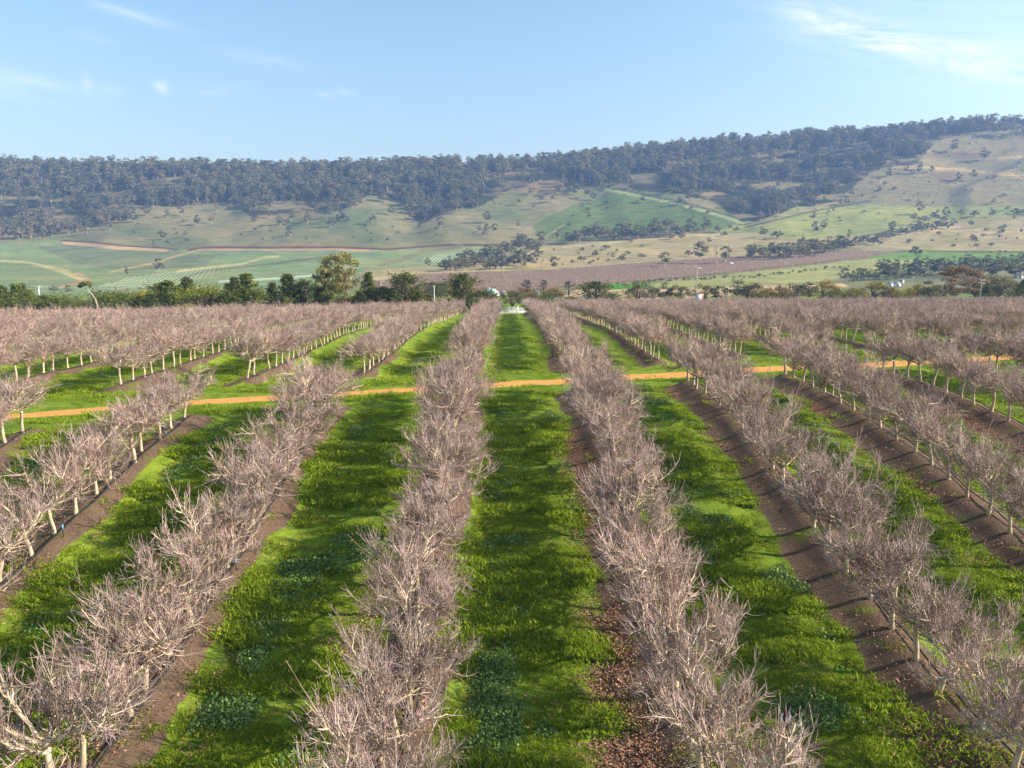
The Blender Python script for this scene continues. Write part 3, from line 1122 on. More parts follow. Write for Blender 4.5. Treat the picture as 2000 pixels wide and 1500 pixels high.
def clump(kind, seed):
    R = np.random.default_rng(seed)
    g = Geo()
    if kind == 'grass':
        n = 110
        c = R.uniform(-0.34, 0.34, (n, 2))
        hh = (0.03 + 0.07 * R.random(n)) * (1.1 - np.hypot(c[:, 0], c[:, 1]) / 0.6)
        th = R.uniform(0, 6.28, n)
        ln = R.uniform(0.6, 2.4, n) * hh
        la = R.uniform(0, 6.28, n)
        wd = 0.010 + 0.008 * R.random(n)
        V = np.zeros((n, 3, 3))
        V[:, 0] = np.stack([c[:, 0] - np.cos(th) * wd, c[:, 1] - np.sin(th) * wd, np.full(n, -0.03)], -1)
        V[:, 1] = np.stack([c[:, 0] + np.cos(th) * wd, c[:, 1] + np.sin(th) * wd, np.full(n, -0.03)], -1)
        V[:, 2] = np.stack([c[:, 0] + np.cos(la) * ln, c[:, 1] + np.sin(la) * ln, hh], -1)
        g.add(V.reshape(-1, 3), None, np.arange(n * 3).reshape(-1, 3), np.repeat(R.random(n), 3))
        return g.mesh('grass_clump', MAT['grass'])
    if kind == 'clover':
        n = 60
        r = 0.42 * np.sqrt(R.random(n))
        a = R.uniform(0, 6.28, n)
        z = 0.03 + 0.15 * (1 - (r / 0.5) ** 2) * R.uniform(0.5, 1.1, n)
        C = np.stack([r * np.cos(a), r * np.sin(a), z], -1)
        g.cards(C, 0.040, R.random(n), normal=np.array([0.3, 0, 1.0]), jitter=0.5, aspect=0.8)
        return g.mesh('clover_clump', MAT['clover'])
    n = 46
    C = np.stack([R.uniform(-0.5, 0.5, n), R.uniform(-0.5, 0.5, n), 0.012 + 0.02 * R.random(n)], -1)
    g.cards(C, 0.034, R.random(n), normal=np.array([0, 0, 1.0]), jitter=0.4, aspect=0.6)
    return g.mesh('leaf_patch', MAT['litter'])


def lane_points(n, ymin, ymax, power, accept):
    u = rng.random(n)
    if power == 0:
        Yp = ymin + (ymax - ymin) * u
    else:                                     # denser near the camera
        Yp = 1 / (1 / ymin + u * (1 / ymax - 1 / ymin))
    Xp = rng.uniform(-1, 1, n) * (0.74 * Yp + 4)
    keep = accept(Xp, Yp)
    Xp, Yp = Xp[keep], Yp[keep]
    return np.stack([Xp, Yp, height(Xp, Yp)], -1)


def acc_grass(X, Y):
    u = row_u(X)
    m = in_row(X, Y)
    lo = fbm(X / 2.2, Y / 3.5, 3)
    strip = (u > -(1.5 + (lo - .5) * 1.6)) & (u < 1.0 + (lo - .5) * 1.5 + rng.normal(0, 0.12, X.shape))
    sparse = rng.random(X.shape) < 0.014
    t = np.abs(track_s(X, Y)) < np.clip(1.45 + 0.017 * X, 0.9, 1.65)
    # tall and thin grass bands, shaped to imitate shadow streaks across the lane
    dens = fbm(X / 2.6 + 5, Y / 0.75, 3)
    return (~t) & ((~strip) | (m < 0.3) | sparse) & (rng.random(X.shape) < smooth((dens - 0.22) / 0.3))


P = lane_points(110000, 13, 125, 1, acc_grass)
gp = [link('grass_clump', clump('grass', 10 + i), kind='stuff') for i in range(4)]
for i, o in enumerate(gp):
    x, y = 0.95 * S * 0.14 + 0.4 * i, 21 + 1.1 * i
    o.location = (x, y, float(height(x, y)))
dn = fbm(P[:, 0] / 2.6 + 5, P[:, 1] / 0.75, 3)  # same added bands; taller tufts make the streaks of shade
tilt = rng.normal(0, 0.12, (len(P), 3))
tilt[:, 2] = rng.uniform(0, 6.28, len(P))
scatter('grass', P, [[o] for o in gp], rng.integers(0, 4, len(P)), (0.42 + 1.25 * smooth((dn - 0.38) / 0.4)) * rng.uniform(0.8, 1.25, len(P)) * (1 + P[:, 1] * 0.004), tilt, kind='stuff')
print('grass', len(P))


def acc_clover(X, Y):
    u = row_u(X)
    q = fbm(X / 3.5 + 30, Y / 3 + 7, 3)
    return (in_row(X, Y) > 0.5) & (np.abs(u - 2.15) < 0.42 + rng.normal(0, 0.2, X.shape)) & (q > 0.46 + 0.16 * rng.random(X.shape)) & (rng.random(X.shape) < 0.42) | \
        ((fbm(X / 2.5 + 70, Y / 1.6, 3) > 0.66 + 0.08 * rng.random(X.shape)) & (np.abs(track_s(X, Y)) > 2.2) & (np.abs(u) > 1.6) & (rng.random(X.shape) < 0.6))


P = lane_points(70000, 13, 90, 1, acc_clover)
cp = [link('clover_clump', clump('clover', 30 + i), kind='stuff') for i in range(3)]
for i, o in enumerate(cp):
    x, y = ROW0 + 2.2 + 0.1 * i, 19 + 0.7 * i
    o.location = (x, y, float(height(x, y)))
scatter('clover', P, [[o] for o in cp], rng.integers(0, 3, len(P)), rng.uniform(0.4, 1.1, len(P)), rng.uniform(0, 6.28, len(P)), kind='stuff')
print('clover', len(P))


def acc_litter(X, Y):
    u = row_u(X)
    q = fbm(X / 3 + 9, Y / 5 + 2, 3)
    return (in_row(X, Y) > 0.6) & (((u < -0.7) & (u > -2.3) & (q > 0.46 + 0.12 * rng.random(X.shape))) | ((np.abs(u) < 2.6) & (rng.random(X.shape) < 0.04))) | (rng.random(X.shape) < 0.02)


P = lane_points(34000, 13, 75, 1, acc_litter)
lp = [link('leaf_patch', clump('leaf', 50 + i), kind='stuff') for i in range(3)]
for i, o in enumerate(lp):
    x, y = ROW0 + S - 1.5, 20 + 1.2 * i
    o.location = (x, y, float(height(x, y)))
P[:, 2] += 0.01
scatter('fallen_leaves', P, [[o] for o in lp], rng.integers(0, 3, len(P)), rng.uniform(0.7, 1.2, len(P)), rng.uniform(0, 6.28, len(P)), kind='stuff')

# ------------------------------------------------------------------ irrigation pipes and sprinklers
for r in range(-5, 6):
    X = ROW0 + r * S
    side = 'left' if r <= 0 else 'right'
    num = (1 - r) if r <= 0 else r
    for blk, a, b in (('near', 12.0, 6.15 * S + 0.31 * X), ('far', 7.4 * S + 0.31 * X, 90.0)):
        if blk == 'near' and abs(X) > 0.8 * b:
            continue
        yy = np.arange(a, b, 0.4)
        if len(yy) < 4:
            continue
        xx = X + 0.28 + 0.10 * (VN(yy * 0.7 + 40 * r, yy * 0 + 3.5) - 0.5) * 2
        zz = height(xx, yy) + 0.05 + 0.12 * VN(yy * 0.65, yy * 0 + r)
        g = Geo()
        g.tube(np.stack([xx, yy, zz], -1), 0.030 if blk == 'near' else 0.026, 5, 0.0)
        me = g.mesh('irrigation_pipe', MAT['pipe'], True)
        w_ = 'before' if blk == 'near' else 'beyond'
        link('irrigation_pipe', me, None, label=f'black irrigation pipe {w_} the dirt track along the {ORD[num-1]} row {side} of middle lane', category='pipe', group='irrigation pipes along the rows')
stake = Geo()
stake.tube([(0, 0, -0.05), (0, 0, 0.42)], [0.012, 0.010], 5)
stake_me = stake.mesh('stake', MAT['pipe'])
hd = Geo()
hd.tube([(0, 0, 0.30), (0, 0, 0.36), (0.01, 0, 0.46), (0.01, 0, 0.48)], [0.02, 0.028, 0.03, 0.012], 6)
hd_me = hd.mesh('nozzle', MAT['blue'])
spots = [(210, 1405, 'beside the trunk bases at the lower left'), (363, 1160, None), (565, 1130, None), (27, 1172, None), (275, 1388, None), (1659, 800, None), (1748, 870, None), (1825, 1330, None), (1950, 1480, None)]
sp_rows = [(0, 3), (-1, 1), (-1, 6), (-1, 11), (-2, 2), (-2, 8), (2, 5), (2, 12), (3, 3), (3, 9), (1, 4), (1, 9), (0, 9), (-2, 14), (3, 14), (4, 6)]
for (r, n) in sp_rows:
    X = ROW0 + r * S + 0.42
    side = 'left' if r <= 0 else 'right'
    num = (1 - r) if r <= 0 else r
    Y = (6.12 + 0.31 * X / S) * S - (n + 0.5) * SP
    px, py, d = project(X, Y, float(height(X, Y)))
    if not (0 < px < 2000 and py < 1500):
        continue
    t = thing('sprinkler', f'blue-topped sprinkler stake, {ORD[n]} gap before the track, {ORD[num-1]} row {side} of middle lane', 'sprinkler', (X, Y, float(height(X, Y))), 0, 'blue sprinklers on the soil strips')
    link('stake', stake_me, t)
    link('nozzle', hd_me, t)

# ------------------------------------------------------------------ leafy trees


def crown_cypress(seed, w=0.42, n=120, upl=0.35, taper=1.0, mat='cypress', flat=0.0, top=1.0):
    """tree of height 1: ragged sprays that sweep outwards and up"""
    R = np.random.default_rng(seed)
    tr, cr = Geo(), Geo()
    tr.tube([(0, 0, -0.05), (0.01, 0, 0.3), (0, 0.01, 0.62), (0, 0, 0.9)], [0.035, 0.026, 0.016, 0.004], 7)
    lob = R.uniform(0, 6.28)
    for i in range(n):
        t = R.uniform(0.03, 0.96)
        a = R.uniform(0, 6.283)
        rad = w * (1 - t) ** taper * (1 - 0.75 * flat * (1 - t)) + 0.04
        if flat:
            rad = w * math.sqrt(max(0.02, 1 - (2 * (t - 0.40)) ** 2 if t > 0.40 else 1 - 0.35 * (0.40 - t)))
        rad *= R.uniform(0.62, 1.22) * (1 + 0.18 * math.sin(2 * a + lob) + 0.12 * math.sin(5 * a + lob * 3))
        e = upl + R.normal(0, 0.16)
        d = np.array([math.cos(a) * math.cos(e), math.sin(a) * math.cos(e), math.sin(e)])
        base = np.array([0, 0, t * top])
        L = rad
        if R.uniform() < 0.3:
            tr.tube([base, base + d * L * 0.7], [0.008, 0.003], 4)
        m = 34
        s = np.sort(0.30 + 0.70 * R.random(m) ** 0.75)
        C = base + d * (s * L)[:, None]
        spread = (0.042 * (1.10 - s) + 0.006)[:, None] * np.array([1.2, 1.2, 0.7])
        C = C + R.normal(0, 1, (m, 3)) * spread
        C[:, 2] += 0.05 * s ** 2
        tint = np.clip(0.15 + 0.75 * s ** 2 + R.normal(0, 0.15, m), 0, 1)  # inner leaves painted dark and spray tips light, as shade and sun fall
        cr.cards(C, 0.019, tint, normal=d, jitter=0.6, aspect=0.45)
    return tr.mesh('trunk', MAT['darkbark'], True), cr.mesh('crown', MAT[mat])


def crown_dome(seed, w=0.55, k=26, mat='wattle', trunk='darkbark', low=0.12, m=90, card=0.022):
    """rounded bushy tree: many leaf clusters over branching stems"""
    R = np.random.default_rng(seed)
    tr, cr = Geo(), Geo()
    tr.tube([(0, 0, -0.05), (0.01, 0.01, 0.25), (0.0, 0.02, 0.5)], [0.03, 0.022, 0.012], 6)
    for i in range(k):
        a = R.uniform(0, 6.283)
        ph = math.acos(1 - R.random() * 1.25)
        rr = R.uniform(0.62, 1.0)
        c = np.array([w * rr * math.sin(ph) * math.cos(a), w * rr * math.sin(ph) * math.sin(a), 0.42 + (0.50 * rr * math.cos(ph) if math.cos(ph) > 0 else 0.36 * math.cos(ph))])
        cr_r = R.uniform(0.09, 0.17)
        c[2] = min(max(c[2], low), 1 - cr_r * 0.8)
        mid = np.array([c[0] * 0.35, c[1] * 0.35, 0.2 + c[2] * 0.4])
        tr.tube([(0, 0, 0.12), mid, c], [0.014, 0.009, 0.003], 4)
        v = R.normal(size=(m, 3))
        v /= np.linalg.norm(v, axis=1)[:, None]
        rad = cr_r * R.random(m) ** 0.3
        C = c + v * rad[:, None] * np.array([1, 1, 0.8])
        tint = np.clip(0.35 + 0.4 * (v[:, 2]) * 0.5 + R.normal(0, 0.25, m) + R.normal(0, 0.05), 0, 1)  # light put into the colour: cluster tops paler, undersides darker
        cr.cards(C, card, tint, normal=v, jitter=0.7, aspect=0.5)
    return tr.mesh('trunk', MAT[trunk], True), cr.mesh('crown', MAT[mat])


def crown_gum(seed, w=0.36, k=16, mat='hillgum', bare=0.35, m=46, card=0.030, trunk='gumbark', cl=0.10):
    """eucalypt: pale forking trunk, leaf masses at the limb ends with gaps between"""
    R = np.random.default_rng(seed)
    tr, cr = Geo(), Geo()
    f = np.array([R.normal(0, 0.02), R.normal(0, 0.02), bare])
    tr.tube([(0, 0, -0.06), f * 0.5 + R.normal(0, 0.006, 3), f], [0.026, 0.020, 0.017], 6)
    nl = R.integers(3, 5)
    ends = []
    for i in range(nl):
        a = i * 6.283 / nl + R.uniform(-0.5, 0.5)
        e = f + np.array([math.cos(a) * w * 0.45, math.sin(a) * w * 0.45, R.uniform(0.16, 0.34)])
        tr.tube([f, (f + e) / 2 + R.normal(0, 0.012, 3), e], [0.013, 0.010, 0.006], 5)
        ends.append(e)
    for i in range(k):
        a = R.uniform(0, 6.283)
        t = R.uniform(0, 1)
        z = bare + 0.12 + (0.93 - bare - 0.12) * t
        rad = w * math.sin(math.pi * (0.18 + 0.72 * t)) * R.uniform(0.25, 1.0)
        c = np.array([rad * math.cos(a), rad * math.sin(a), z])
        e = min(ends, key=lambda q: np.linalg.norm(q - c))
        tr.tube([e, (e + c) / 2 + R.normal(0, 0.01, 3), c], [0.006, 0.004, 0.002], 4)
        r0 = cl * R.uniform(0.7, 1.25)
        v = R.normal(size=(m, 3))
        v /= np.linalg.norm(v, axis=1)[:, None]
        C = c + v * (r0 * R.random(m) ** 0.35)[:, None] * np.array([1.15, 1.15, 0.62])
        tint = np.clip(0.45 + 0.30 * v[:, 2] + R.normal(0, 0.22, m), 0, 1)  # painted light: leaf masses paler above, darker beneath, plus random tone
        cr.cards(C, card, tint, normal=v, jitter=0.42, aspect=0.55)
    return tr.mesh('trunk', MAT[trunk], True), cr.mesh('crown', MAT[mat])


KIND = {
    'cyp': [crown_cypress(1, 0.50, 150, 0.5, 1.3), crown_cypress(2, 0.56, 150, 0.45, 1.35)],
    'cypg': [crown_cypress(3, 0.50, 150, 0.5, 1.2, 'cypress_green'), crown_cypress(4, 0.58, 140, 0.45, 1.1, 'cypress_green')],
    'cone': [crown_cypress(5, 0.30, 130, 0.55, 1.1, 'cypress_green')],
    'macro': [crown_cypress(6, 0.52, 190, 0.35, 1.0, 'cypress', 1.0, 0.92), crown_cypress(7, 0.56, 190, 0.28, 1.0, 'cypress', 1.0, 0.92)],
    'hedge': [crown_cypress(8, 0.85, 170, 0.30, 1.0, 'cypress_green', 1.0, 0.85)],
    'ball': [crown_dome(11, 0.50, 46, 'yellowgreen', m=110, card=0.018)],
    'wattle': [crown_dome(12, 0.55), crown_dome(13, 0.62, 30)],
    'ochre': [crown_dome(14, 0.56, 28, 'ochre'), crown_dome(15, 0.48, 26, 'ochre')],
    'rust': [crown_dome(16, 0.52, 28, 'rust'), crown_dome(17, 0.46, 24, 'rust')],
    'tallgum': [crown_gum(21, 0.36, 60, 'gum', 0.10, 110, 0.015, cl=0.085)],
    'browngum': [crown_gum(22, 0.46, 44, 'rust', 0.16, 120, 0.018, cl=0.10)],
    'leangum': [crown_gum(23, 0.30, 8, 'gum', 0.55, 110, 0.020, cl=0.10)],
    'gum': [crown_gum(30 + i, 0.36 + 0.03 * (i % 3), 18 + i, 'hillgum', 0.26, 36, 0.036, cl=0.12) for i in range(4)],
    'darkgum': [crown_gum(40 + i, 0.38, 20 + i, 'bluegum', 0.18, 36, 0.036, cl=0.125) for i in range(3)],
    'bush': [crown_dome(50, 0.55, 22, 'bluegum', low=0.05, m=26, card=0.06), crown_dome(51, 0.60, 22, 'hillgum', low=0.05, m=26, card=0.06)],
    'pine': [crown_cypress(52, 0.30, 46, 0.1, 0.75, 'pine'), crown_cypress(53, 0.34, 46, 0.05, 0.8, 'pine')],
    'shrubgreen': [crown_dome(54, 0.60, 16, 'cypress_green', m=60, card=0.035)],
    'deadgum': [crown_gum(55, 0.34, 7, 'hillgum', 0.42, 12)],
}
GUMPROTO = {}


def plant(kind, name, label, cat, px, py_base, py_top, group, wide=1.0, ymin=150, ymax=1400, at_Y=None, variant=None, rz=None):
    """a tree whose foot the photo shows (or hides) at px, py_base and whose top reaches py_top"""
    if at_Y is not None:
        Y = at_Y
        X = (px - X0) / FPX * Y
        z = float(height(X, Y, False))
    else:
        X, Y, z = ground_at_px(px, py_base, ymin, ymax)
    _, yb, d = project(X, Y, z)
    h = (float(yb) - py_top) / FPX * float(d) / math.cos(PITCH)
    h = max(h, 0.6)
    R = np.random.default_rng(int(px * 13 + py_top * 7) % 99991)
    vv = KIND[kind]
    v = vv[variant if variant is not None else int(R.integers(len(vv)))]
    t = thing(name, label, cat, (X, Y, z - 0.1), R.uniform(0, 6.28) if rz is None else rz, group, (h * wide, h * wide, h))
    a = link('trunk', v[0], t)
    b = link('crown', v[1], t)
    GUMPROTO.setdefault(id(v), (a, b))
    return t


# the windbreak and garden trees behind the orchard --------------------------------
BELT = [  # px, top, kind, distance, width factor, description
    (-40, 566, 'wattle', 168, 1.2, 'brownish bush at the left end of the tree belt'),
    (12, 562, 'cyp', 160, 1.3, 'dark ragged cypress leftmost in the tree belt'),
    (48, 558, 'cypg', 152, 1.35, 'olive cypress with a slanting spray beside the left power pole'),
    (92, 572, 'hedge', 150, 1.0, 'low dense olive cypress right of the left power pole'),
    (128, 578, 'hedge', 158, 1.0, 'low green hedge tree before the brown bush'),
    (160, 582, 'wattle', 150, 1.2, 'low brown-green bush left of the leaning gum'),
    (222, 570, 'hedge', 150, 1.1, 'spreading olive bush right of the leaning gum'),
    (212, 563, 'wattle', 176, 1.1, 'olive wattle behind the leaning gum'),
    (250, 562, 'wattle', 182, 1.1, 'dusty green wattle, its crown tinged ochre'),
    (280, 563, 'ochre', 182, 1.0, 'brownish rounded wattle behind the spreading olive bushes'),
    (268, 576, 'hedge', 148, 1.1, 'low bright olive bush before the grey shed'),
    (300, 575, 'cypg', 160, 1.3, 'green bush crown just left of the shed'),
    (334, 552, 'cypg', 148, 1.25, 'bright olive cypress right of the grey shed'),
    (318, 553, 'macro', 196, 1.2, 'bluish dark conifer behind the grey shed'),
    (372, 547, 'cyp', 158, 1.2, 'dark cypress with pointed top behind the yellow-green ball shrub'),
    (402, 548, 'ball', 146, 1.25, 'big rounded yellow-green shrub'),
    (452, 558, 'cyp', 160, 1.1, 'dark low cypress right of the rounded yellow-green shrub'),
    (486, 540, 'cypg', 148, 1.25, 'tall twin-peaked olive cypress over the fallen white branch'),
    (463, 546, 'cyp', 156, 0.8, 'narrow dark cypress leaning on the twin-peaked cypress'),
    (536, 556, 'cyp', 160, 1.0, 'small dark cypress between two pointed green ones'),
    (566, 540, 'cone', 150, 1.15, 'slender pointed green conifer'),
    (600, 545, 'macro', 158, 1.05, 'dull olive cypress left of the tall gum'),
    (630, 566, 'cypg', 152, 1.3, 'low green cypress at the tall gum foot'),
    (662, 488, 'tallgum', 152, 0.88, 'tall gum tree with pale trunk and light olive crown'),
    (690, 570, 'wattle', 178, 1.0, 'small pale bush right of the tall gum trunk'),
    (722, 537, 'cyp', 154, 0.85, 'dark pointed cypress right of the tall gum'),
    (750, 560, 'macro', 156, 1.2, 'low dark cypress between pointed and broad ones'),
    (793, 532, 'macro', 154, 1.0, 'broad dark cypress with flat jagged top'),
    (838, 577, 'cypg', 154, 1.6, 'small olive bush at the short white pole'),
    (868, 580, 'wattle', 170, 1.6, 'low dry bush right of the short white pole'),
    (905, 534, 'macro', 158, 0.95, 'dark round cypress with a spire at the lane end'),
    (893, 543, 'cyp', 162, 0.6, 'thin ragged cypress spire left of the round one'),
    (942, 568, 'macro', 150, 1.3, 'low dark bush beside the farm gate'),
    (964, 577, 'cypg', 152, 1.2, 'small olive bush overhanging the gate'),
    (848, 551, 'macro', 300, 1.3, 'bluish dark tree group behind the short white pole'),
    (862, 553, 'macro', 305, 1.2, 'second bluish tree behind the short white pole'),
    (1000, 561, 'wattle', 190, 0.8, 'grey-brown tree behind the farm gate'),
    (1022, 558, 'rust', 215, 1.0, 'brown-orange tree right of the green-roofed house'),
    (1040, 570, 'wattle', 200, 1.2, 'brown bush under the power lines'),
    (1028, 547, 'pine', 320, 1.6, 'round dark pine above the brown trees'),
    (1062, 547, 'pine', 330, 1.3, 'dark pine right of the round one'),
    (1110, 549, 'pine', 330, 1.7, 'flat-topped dark pine left of the big dome cypress'),
    (1078, 559, 'rust', 230, 1.1, 'rusty garden tree between the pines'),
    (1065, 573, 'hedge', 200, 1.0, 'low green hedge bush beyond the lane end'),
    (1090, 570, 'shrubgreen', 215, 1.2, 'fresh green shrub left of the big dome cypress'),
    (1112, 577, 'shrubgreen', 190, 1.0, 'low bright green shrub left of the big dome cypress'),
    (1162, 550, 'macro', 185, 1.35, 'big dome-shaped dark cypress standing alone'),
    (1195, 572, 'hedge', 186, 0.9, 'low dark skirt bush right of the dome cypress'),
    (1232, 574, 'ochre', 215, 1.0, 'small yellow shrub by the orange bank'),
    (1245, 549, 'wattle', 225, 0.95, 'dark bushy wattle at the left end of the brown belt'),
    (1272, 556, 'wattle', 228, 1.1, 'olive wattle left of the tall power pole'),
    (1300, 553, 'darkgum', 232, 1.1, 'grey-green gum left of the tall power pole'),
    (1328, 556, 'wattle', 228, 1.1, 'dusty wattle just left of the tall power pole'),
    (1310, 577, 'ochre', 205, 1.5, 'low yellow bush left of the sign'),
    (1375, 554, 'wattle', 236, 1.1, 'dark olive wattle behind the white sign'),
    (1405, 558, 'darkgum', 226, 1.3, 'dark rounded gum right of the white sign'),
    (1436, 547, 'gum', 240, 1.2, 'pale brown gum in the brown belt'),
    (1462, 553, 'wattle', 226, 1.2, 'dark wattle before the pale brown gum'),
    (1476, 551, 'rust', 226, 1.0, 'rusty round tree left of the yellow pair'),
    (1494, 559, 'ochre', 216, 1.1, 'small yellow wattle between two rusty trees'),
    (1524, 555, 'rust', 216, 1.0, 'orange-brown dome tree in the belt'),
    (1552, 548, 'wattle', 226, 1.1, 'olive brown wattle right of the orange-brown dome'),
    (1578, 553, 'gum', 218, 1.1, 'light brown bush left of the tallest yellow wattle'),
    (1604, 543, 'ochre', 222, 1.0, 'tallest golden yellow wattle'),
    (1622, 574, 'hedge', 200, 1.0, 'dark green low bush under the golden wattle'),
    (1645, 562, 'wattle', 222, 1.2, 'pale olive bush right of the golden wattle'),
    (1668, 560, 'ochre', 214, 1.2, 'ochre bush left of the broad golden wattle'),
    (1702, 546, 'ochre', 222, 1.2, 'broad golden wattle before the white shed'),
    (1732, 560, 'darkgum', 218, 1.0, 'blackish gum right of the broad golden wattle'),
    (1742, 563, 'rust', 214, 0.8, 'small rusty tree before the white shed'),
    (1762, 560, 'ochre', 212, 1.0, 'olive yellow wattle right of the small rusty tree'),
    (1784, 552, 'ochre', 220, 1.0, 'olive wattle behind the yellow one'),
    (1812, 556, 'wattle', 212, 1.4, 'pale spreading bush before the big brown gum'),
    (1770, 577, 'hedge', 196, 0.9, 'low blackish bush at the orchard edge'),
    (1866, 520, 'browngum', 222, 1.25, 'largest reddish brown gum in the belt'),
    (1835, 552, 'wattle', 235, 1.1, 'dark tree left of the largest brown gum'),
    (1905, 540, 'wattle', 240, 1.2, 'olive brown tree right of the largest brown gum'),
    (1945, 536, 'wattle', 236, 1.4, 'broad brown tree right of the far power pole'),
    (1925, 562, 'cyp', 212, 1.4, 'low dark tree under the far power pole'),
    (1975, 545, 'wattle', 222, 1.3, 'dark olive tree near the right end of the belt'),
    (1998, 550, 'cypg', 214, 1.4, 'low green tree rightmost in the belt'),
    (30, 577, 'hedge', 147, 1.2, 'low olive hedge bush before the ragged dark cypress'),
    (70, 581, 'hedge', 146, 1.2, 'low dark hedge bush under the slanting spray cypress'),
    (112, 580, 'hedge', 147, 1.1, 'low hedge bush between pole and brown bush'),
    (185, 584, 'hedge', 152, 1.1, 'low dry hedge bush at the leaning gum foot'),
    (245, 577, 'cypg', 152, 1.5, 'olive spreading cypress two left of the shed'),
    (356, 566, 'cypg', 150, 1.3, 'olive cypress snug against the rounded shrub'),
    (432, 572, 'hedge', 152, 1.0, 'shaded low bush right behind the rounded shrub'),
    (512, 571, 'hedge', 150, 1.0, 'low olive bush on the right of the fallen branch'),
    (584, 568, 'cyp', 152, 1.4, 'low dark cypress right of the slender conifer'),
    (648, 578, 'hedge', 150, 0.9, 'low bush between the tall gum stems'),
    (706, 572, 'cyp', 150, 1.4, 'low blackish cypress right of the tall gum stems'),
    (768, 566, 'cyp', 150, 1.5, 'low cypress skirt under the broad jagged cypress'),
    (818, 572, 'cyp', 150, 1.3, 'low cypress at the right foot of the broad jagged cypress'),
    (2050, 540, 'wattle', 236, 1.4, 'brown bush past the right end of the belt'),
]
for (px, top_, kd, dist, wd, lab) in BELT:
    words = lab
    cat = 'shrub' if any(q in lab for q in ('bush', 'shrub', 'hedge')) else 'tree'
    nm = {'cyp': 'cypress_tree', 'cypg': 'cypress_tree', 'cone': 'conifer_tree', 'macro': 'cypress_tree', 'hedge': 'hedge_bush', 'ball': 'rounded_shrub', 'wattle': 'wattle_tree',
          'ochre': 'wattle_tree', 'rust': 'autumn_tree', 'tallgum': 'gum_tree', 'browngum': 'gum_tree', 'gum': 'gum_tree', 'darkgum': 'gum_tree', 'pine': 'pine_tree', 'shrubgreen': 'green_shrub'}[kd]
    plant(kd, nm, lab, cat, px, 600, top_ - 2, 'trees and bushes of the belt behind the orchard', wd * 1.15, at_Y=dist)

# leaning gum with a white stem -----------------------------------------------------
Yl = 138.0
Xl = (193 - X0) / FPX * Yl
zl = float(height(Xl, Yl, False))
t = thing('leaning_gum_tree', 'leaning gum with bare white stem and small tuft of leaves on top', 'tree', (Xl, Yl, zl))
g = Geo()
k_ = Yl / FPX
_ybl = float(project(Xl, Yl, zl)[1])


def lp_(px, py):
    return ((px - 193) * k_, 0.0, (_ybl - py) * k_)


g.tube([lp_(193, _ybl + 4), lp_(196, 598), lp_(193, 584), lp_(186, 573), lp_(177, 563), lp_(172, 560)], [0.13, 0.10, 0.085, 0.07, 0.05, 0.03], 7)
g.tube([lp_(194, 600), lp_(188, 597), lp_(184, 590), lp_(181, 575)], [0.06, 0.05, 0.04, 0.02], 5)
g.tube([lp_(195, 602), lp_(204, 595), lp_(208, 593)], [0.06, 0.05, 0.02], 5)
link('trunk', g.mesh('trunk', MAT['gumbark'], True), t)
g = Geo()
for (cx, cy, rr) in ((172, 556, .7), (182, 554, .8), (177, 552, .6), (166, 560, .4), (186, 560, .3)):
    c = np.array(lp_(cx, cy))
    v = rng.normal(size=(170, 3))
    v /= np.linalg.norm(v, axis=1)[:, None]
    g.cards(c + v * (rr * rng.random(170) ** 0.4)[:, None] * np.array([1, 1, 0.6]), 0.13, np.clip(0.5 + 0.3 * v[:, 2] + rng.normal(0, 0.2, 170), 0, 1), normal=v, jitter=0.6)  # tuft tops coloured lighter to stand for sunlight
link('crown', g.mesh('crown', MAT['gum']), t)

# fallen branch before the twin-peaked cypress
Yf_ = 143.0
g = Geo()


def fb(px, py, dy=0.0):
    X = (px - X0) / FPX * Yf_
    zb = float(height(X, Yf_, False))
    _, yb, d = project(X, Yf_, zb)
    return (X, Yf_ + dy, zb + (float(yb) - py) / FPX * float(d))


g.tube([fb(505, 602), fb(508, 594), fb(514, 589), fb(522, 588), fb(528, 590)], [0.10, 0.09, 0.07, 0.05, 0.02], 6)
g.tube([fb(505, 600), fb(497, 594), fb(488, 589), fb(480, 589)], [0.08, 0.06, 0.04, 0.02], 5)
g.tube([fb(507, 596), fb(503, 590), fb(496, 587)], [0.04, 0.03, 0.01], 4)
link('dead_branch', g.mesh('dead_branch', MAT['gumbark'], True), None, label='curved dead white branch sticking up before the twin-peaked olive cypress', category='branch')

# ------------------------------------------------------------------ valley and hillside trees
def mid(kind, name, label, cat, px, yb, yt, grp, wide=1.0, ymin=300, variant=None):
    return plant(kind, name, label, cat, px, yb, yt, grp, wide, ymin=ymin, variant=variant)


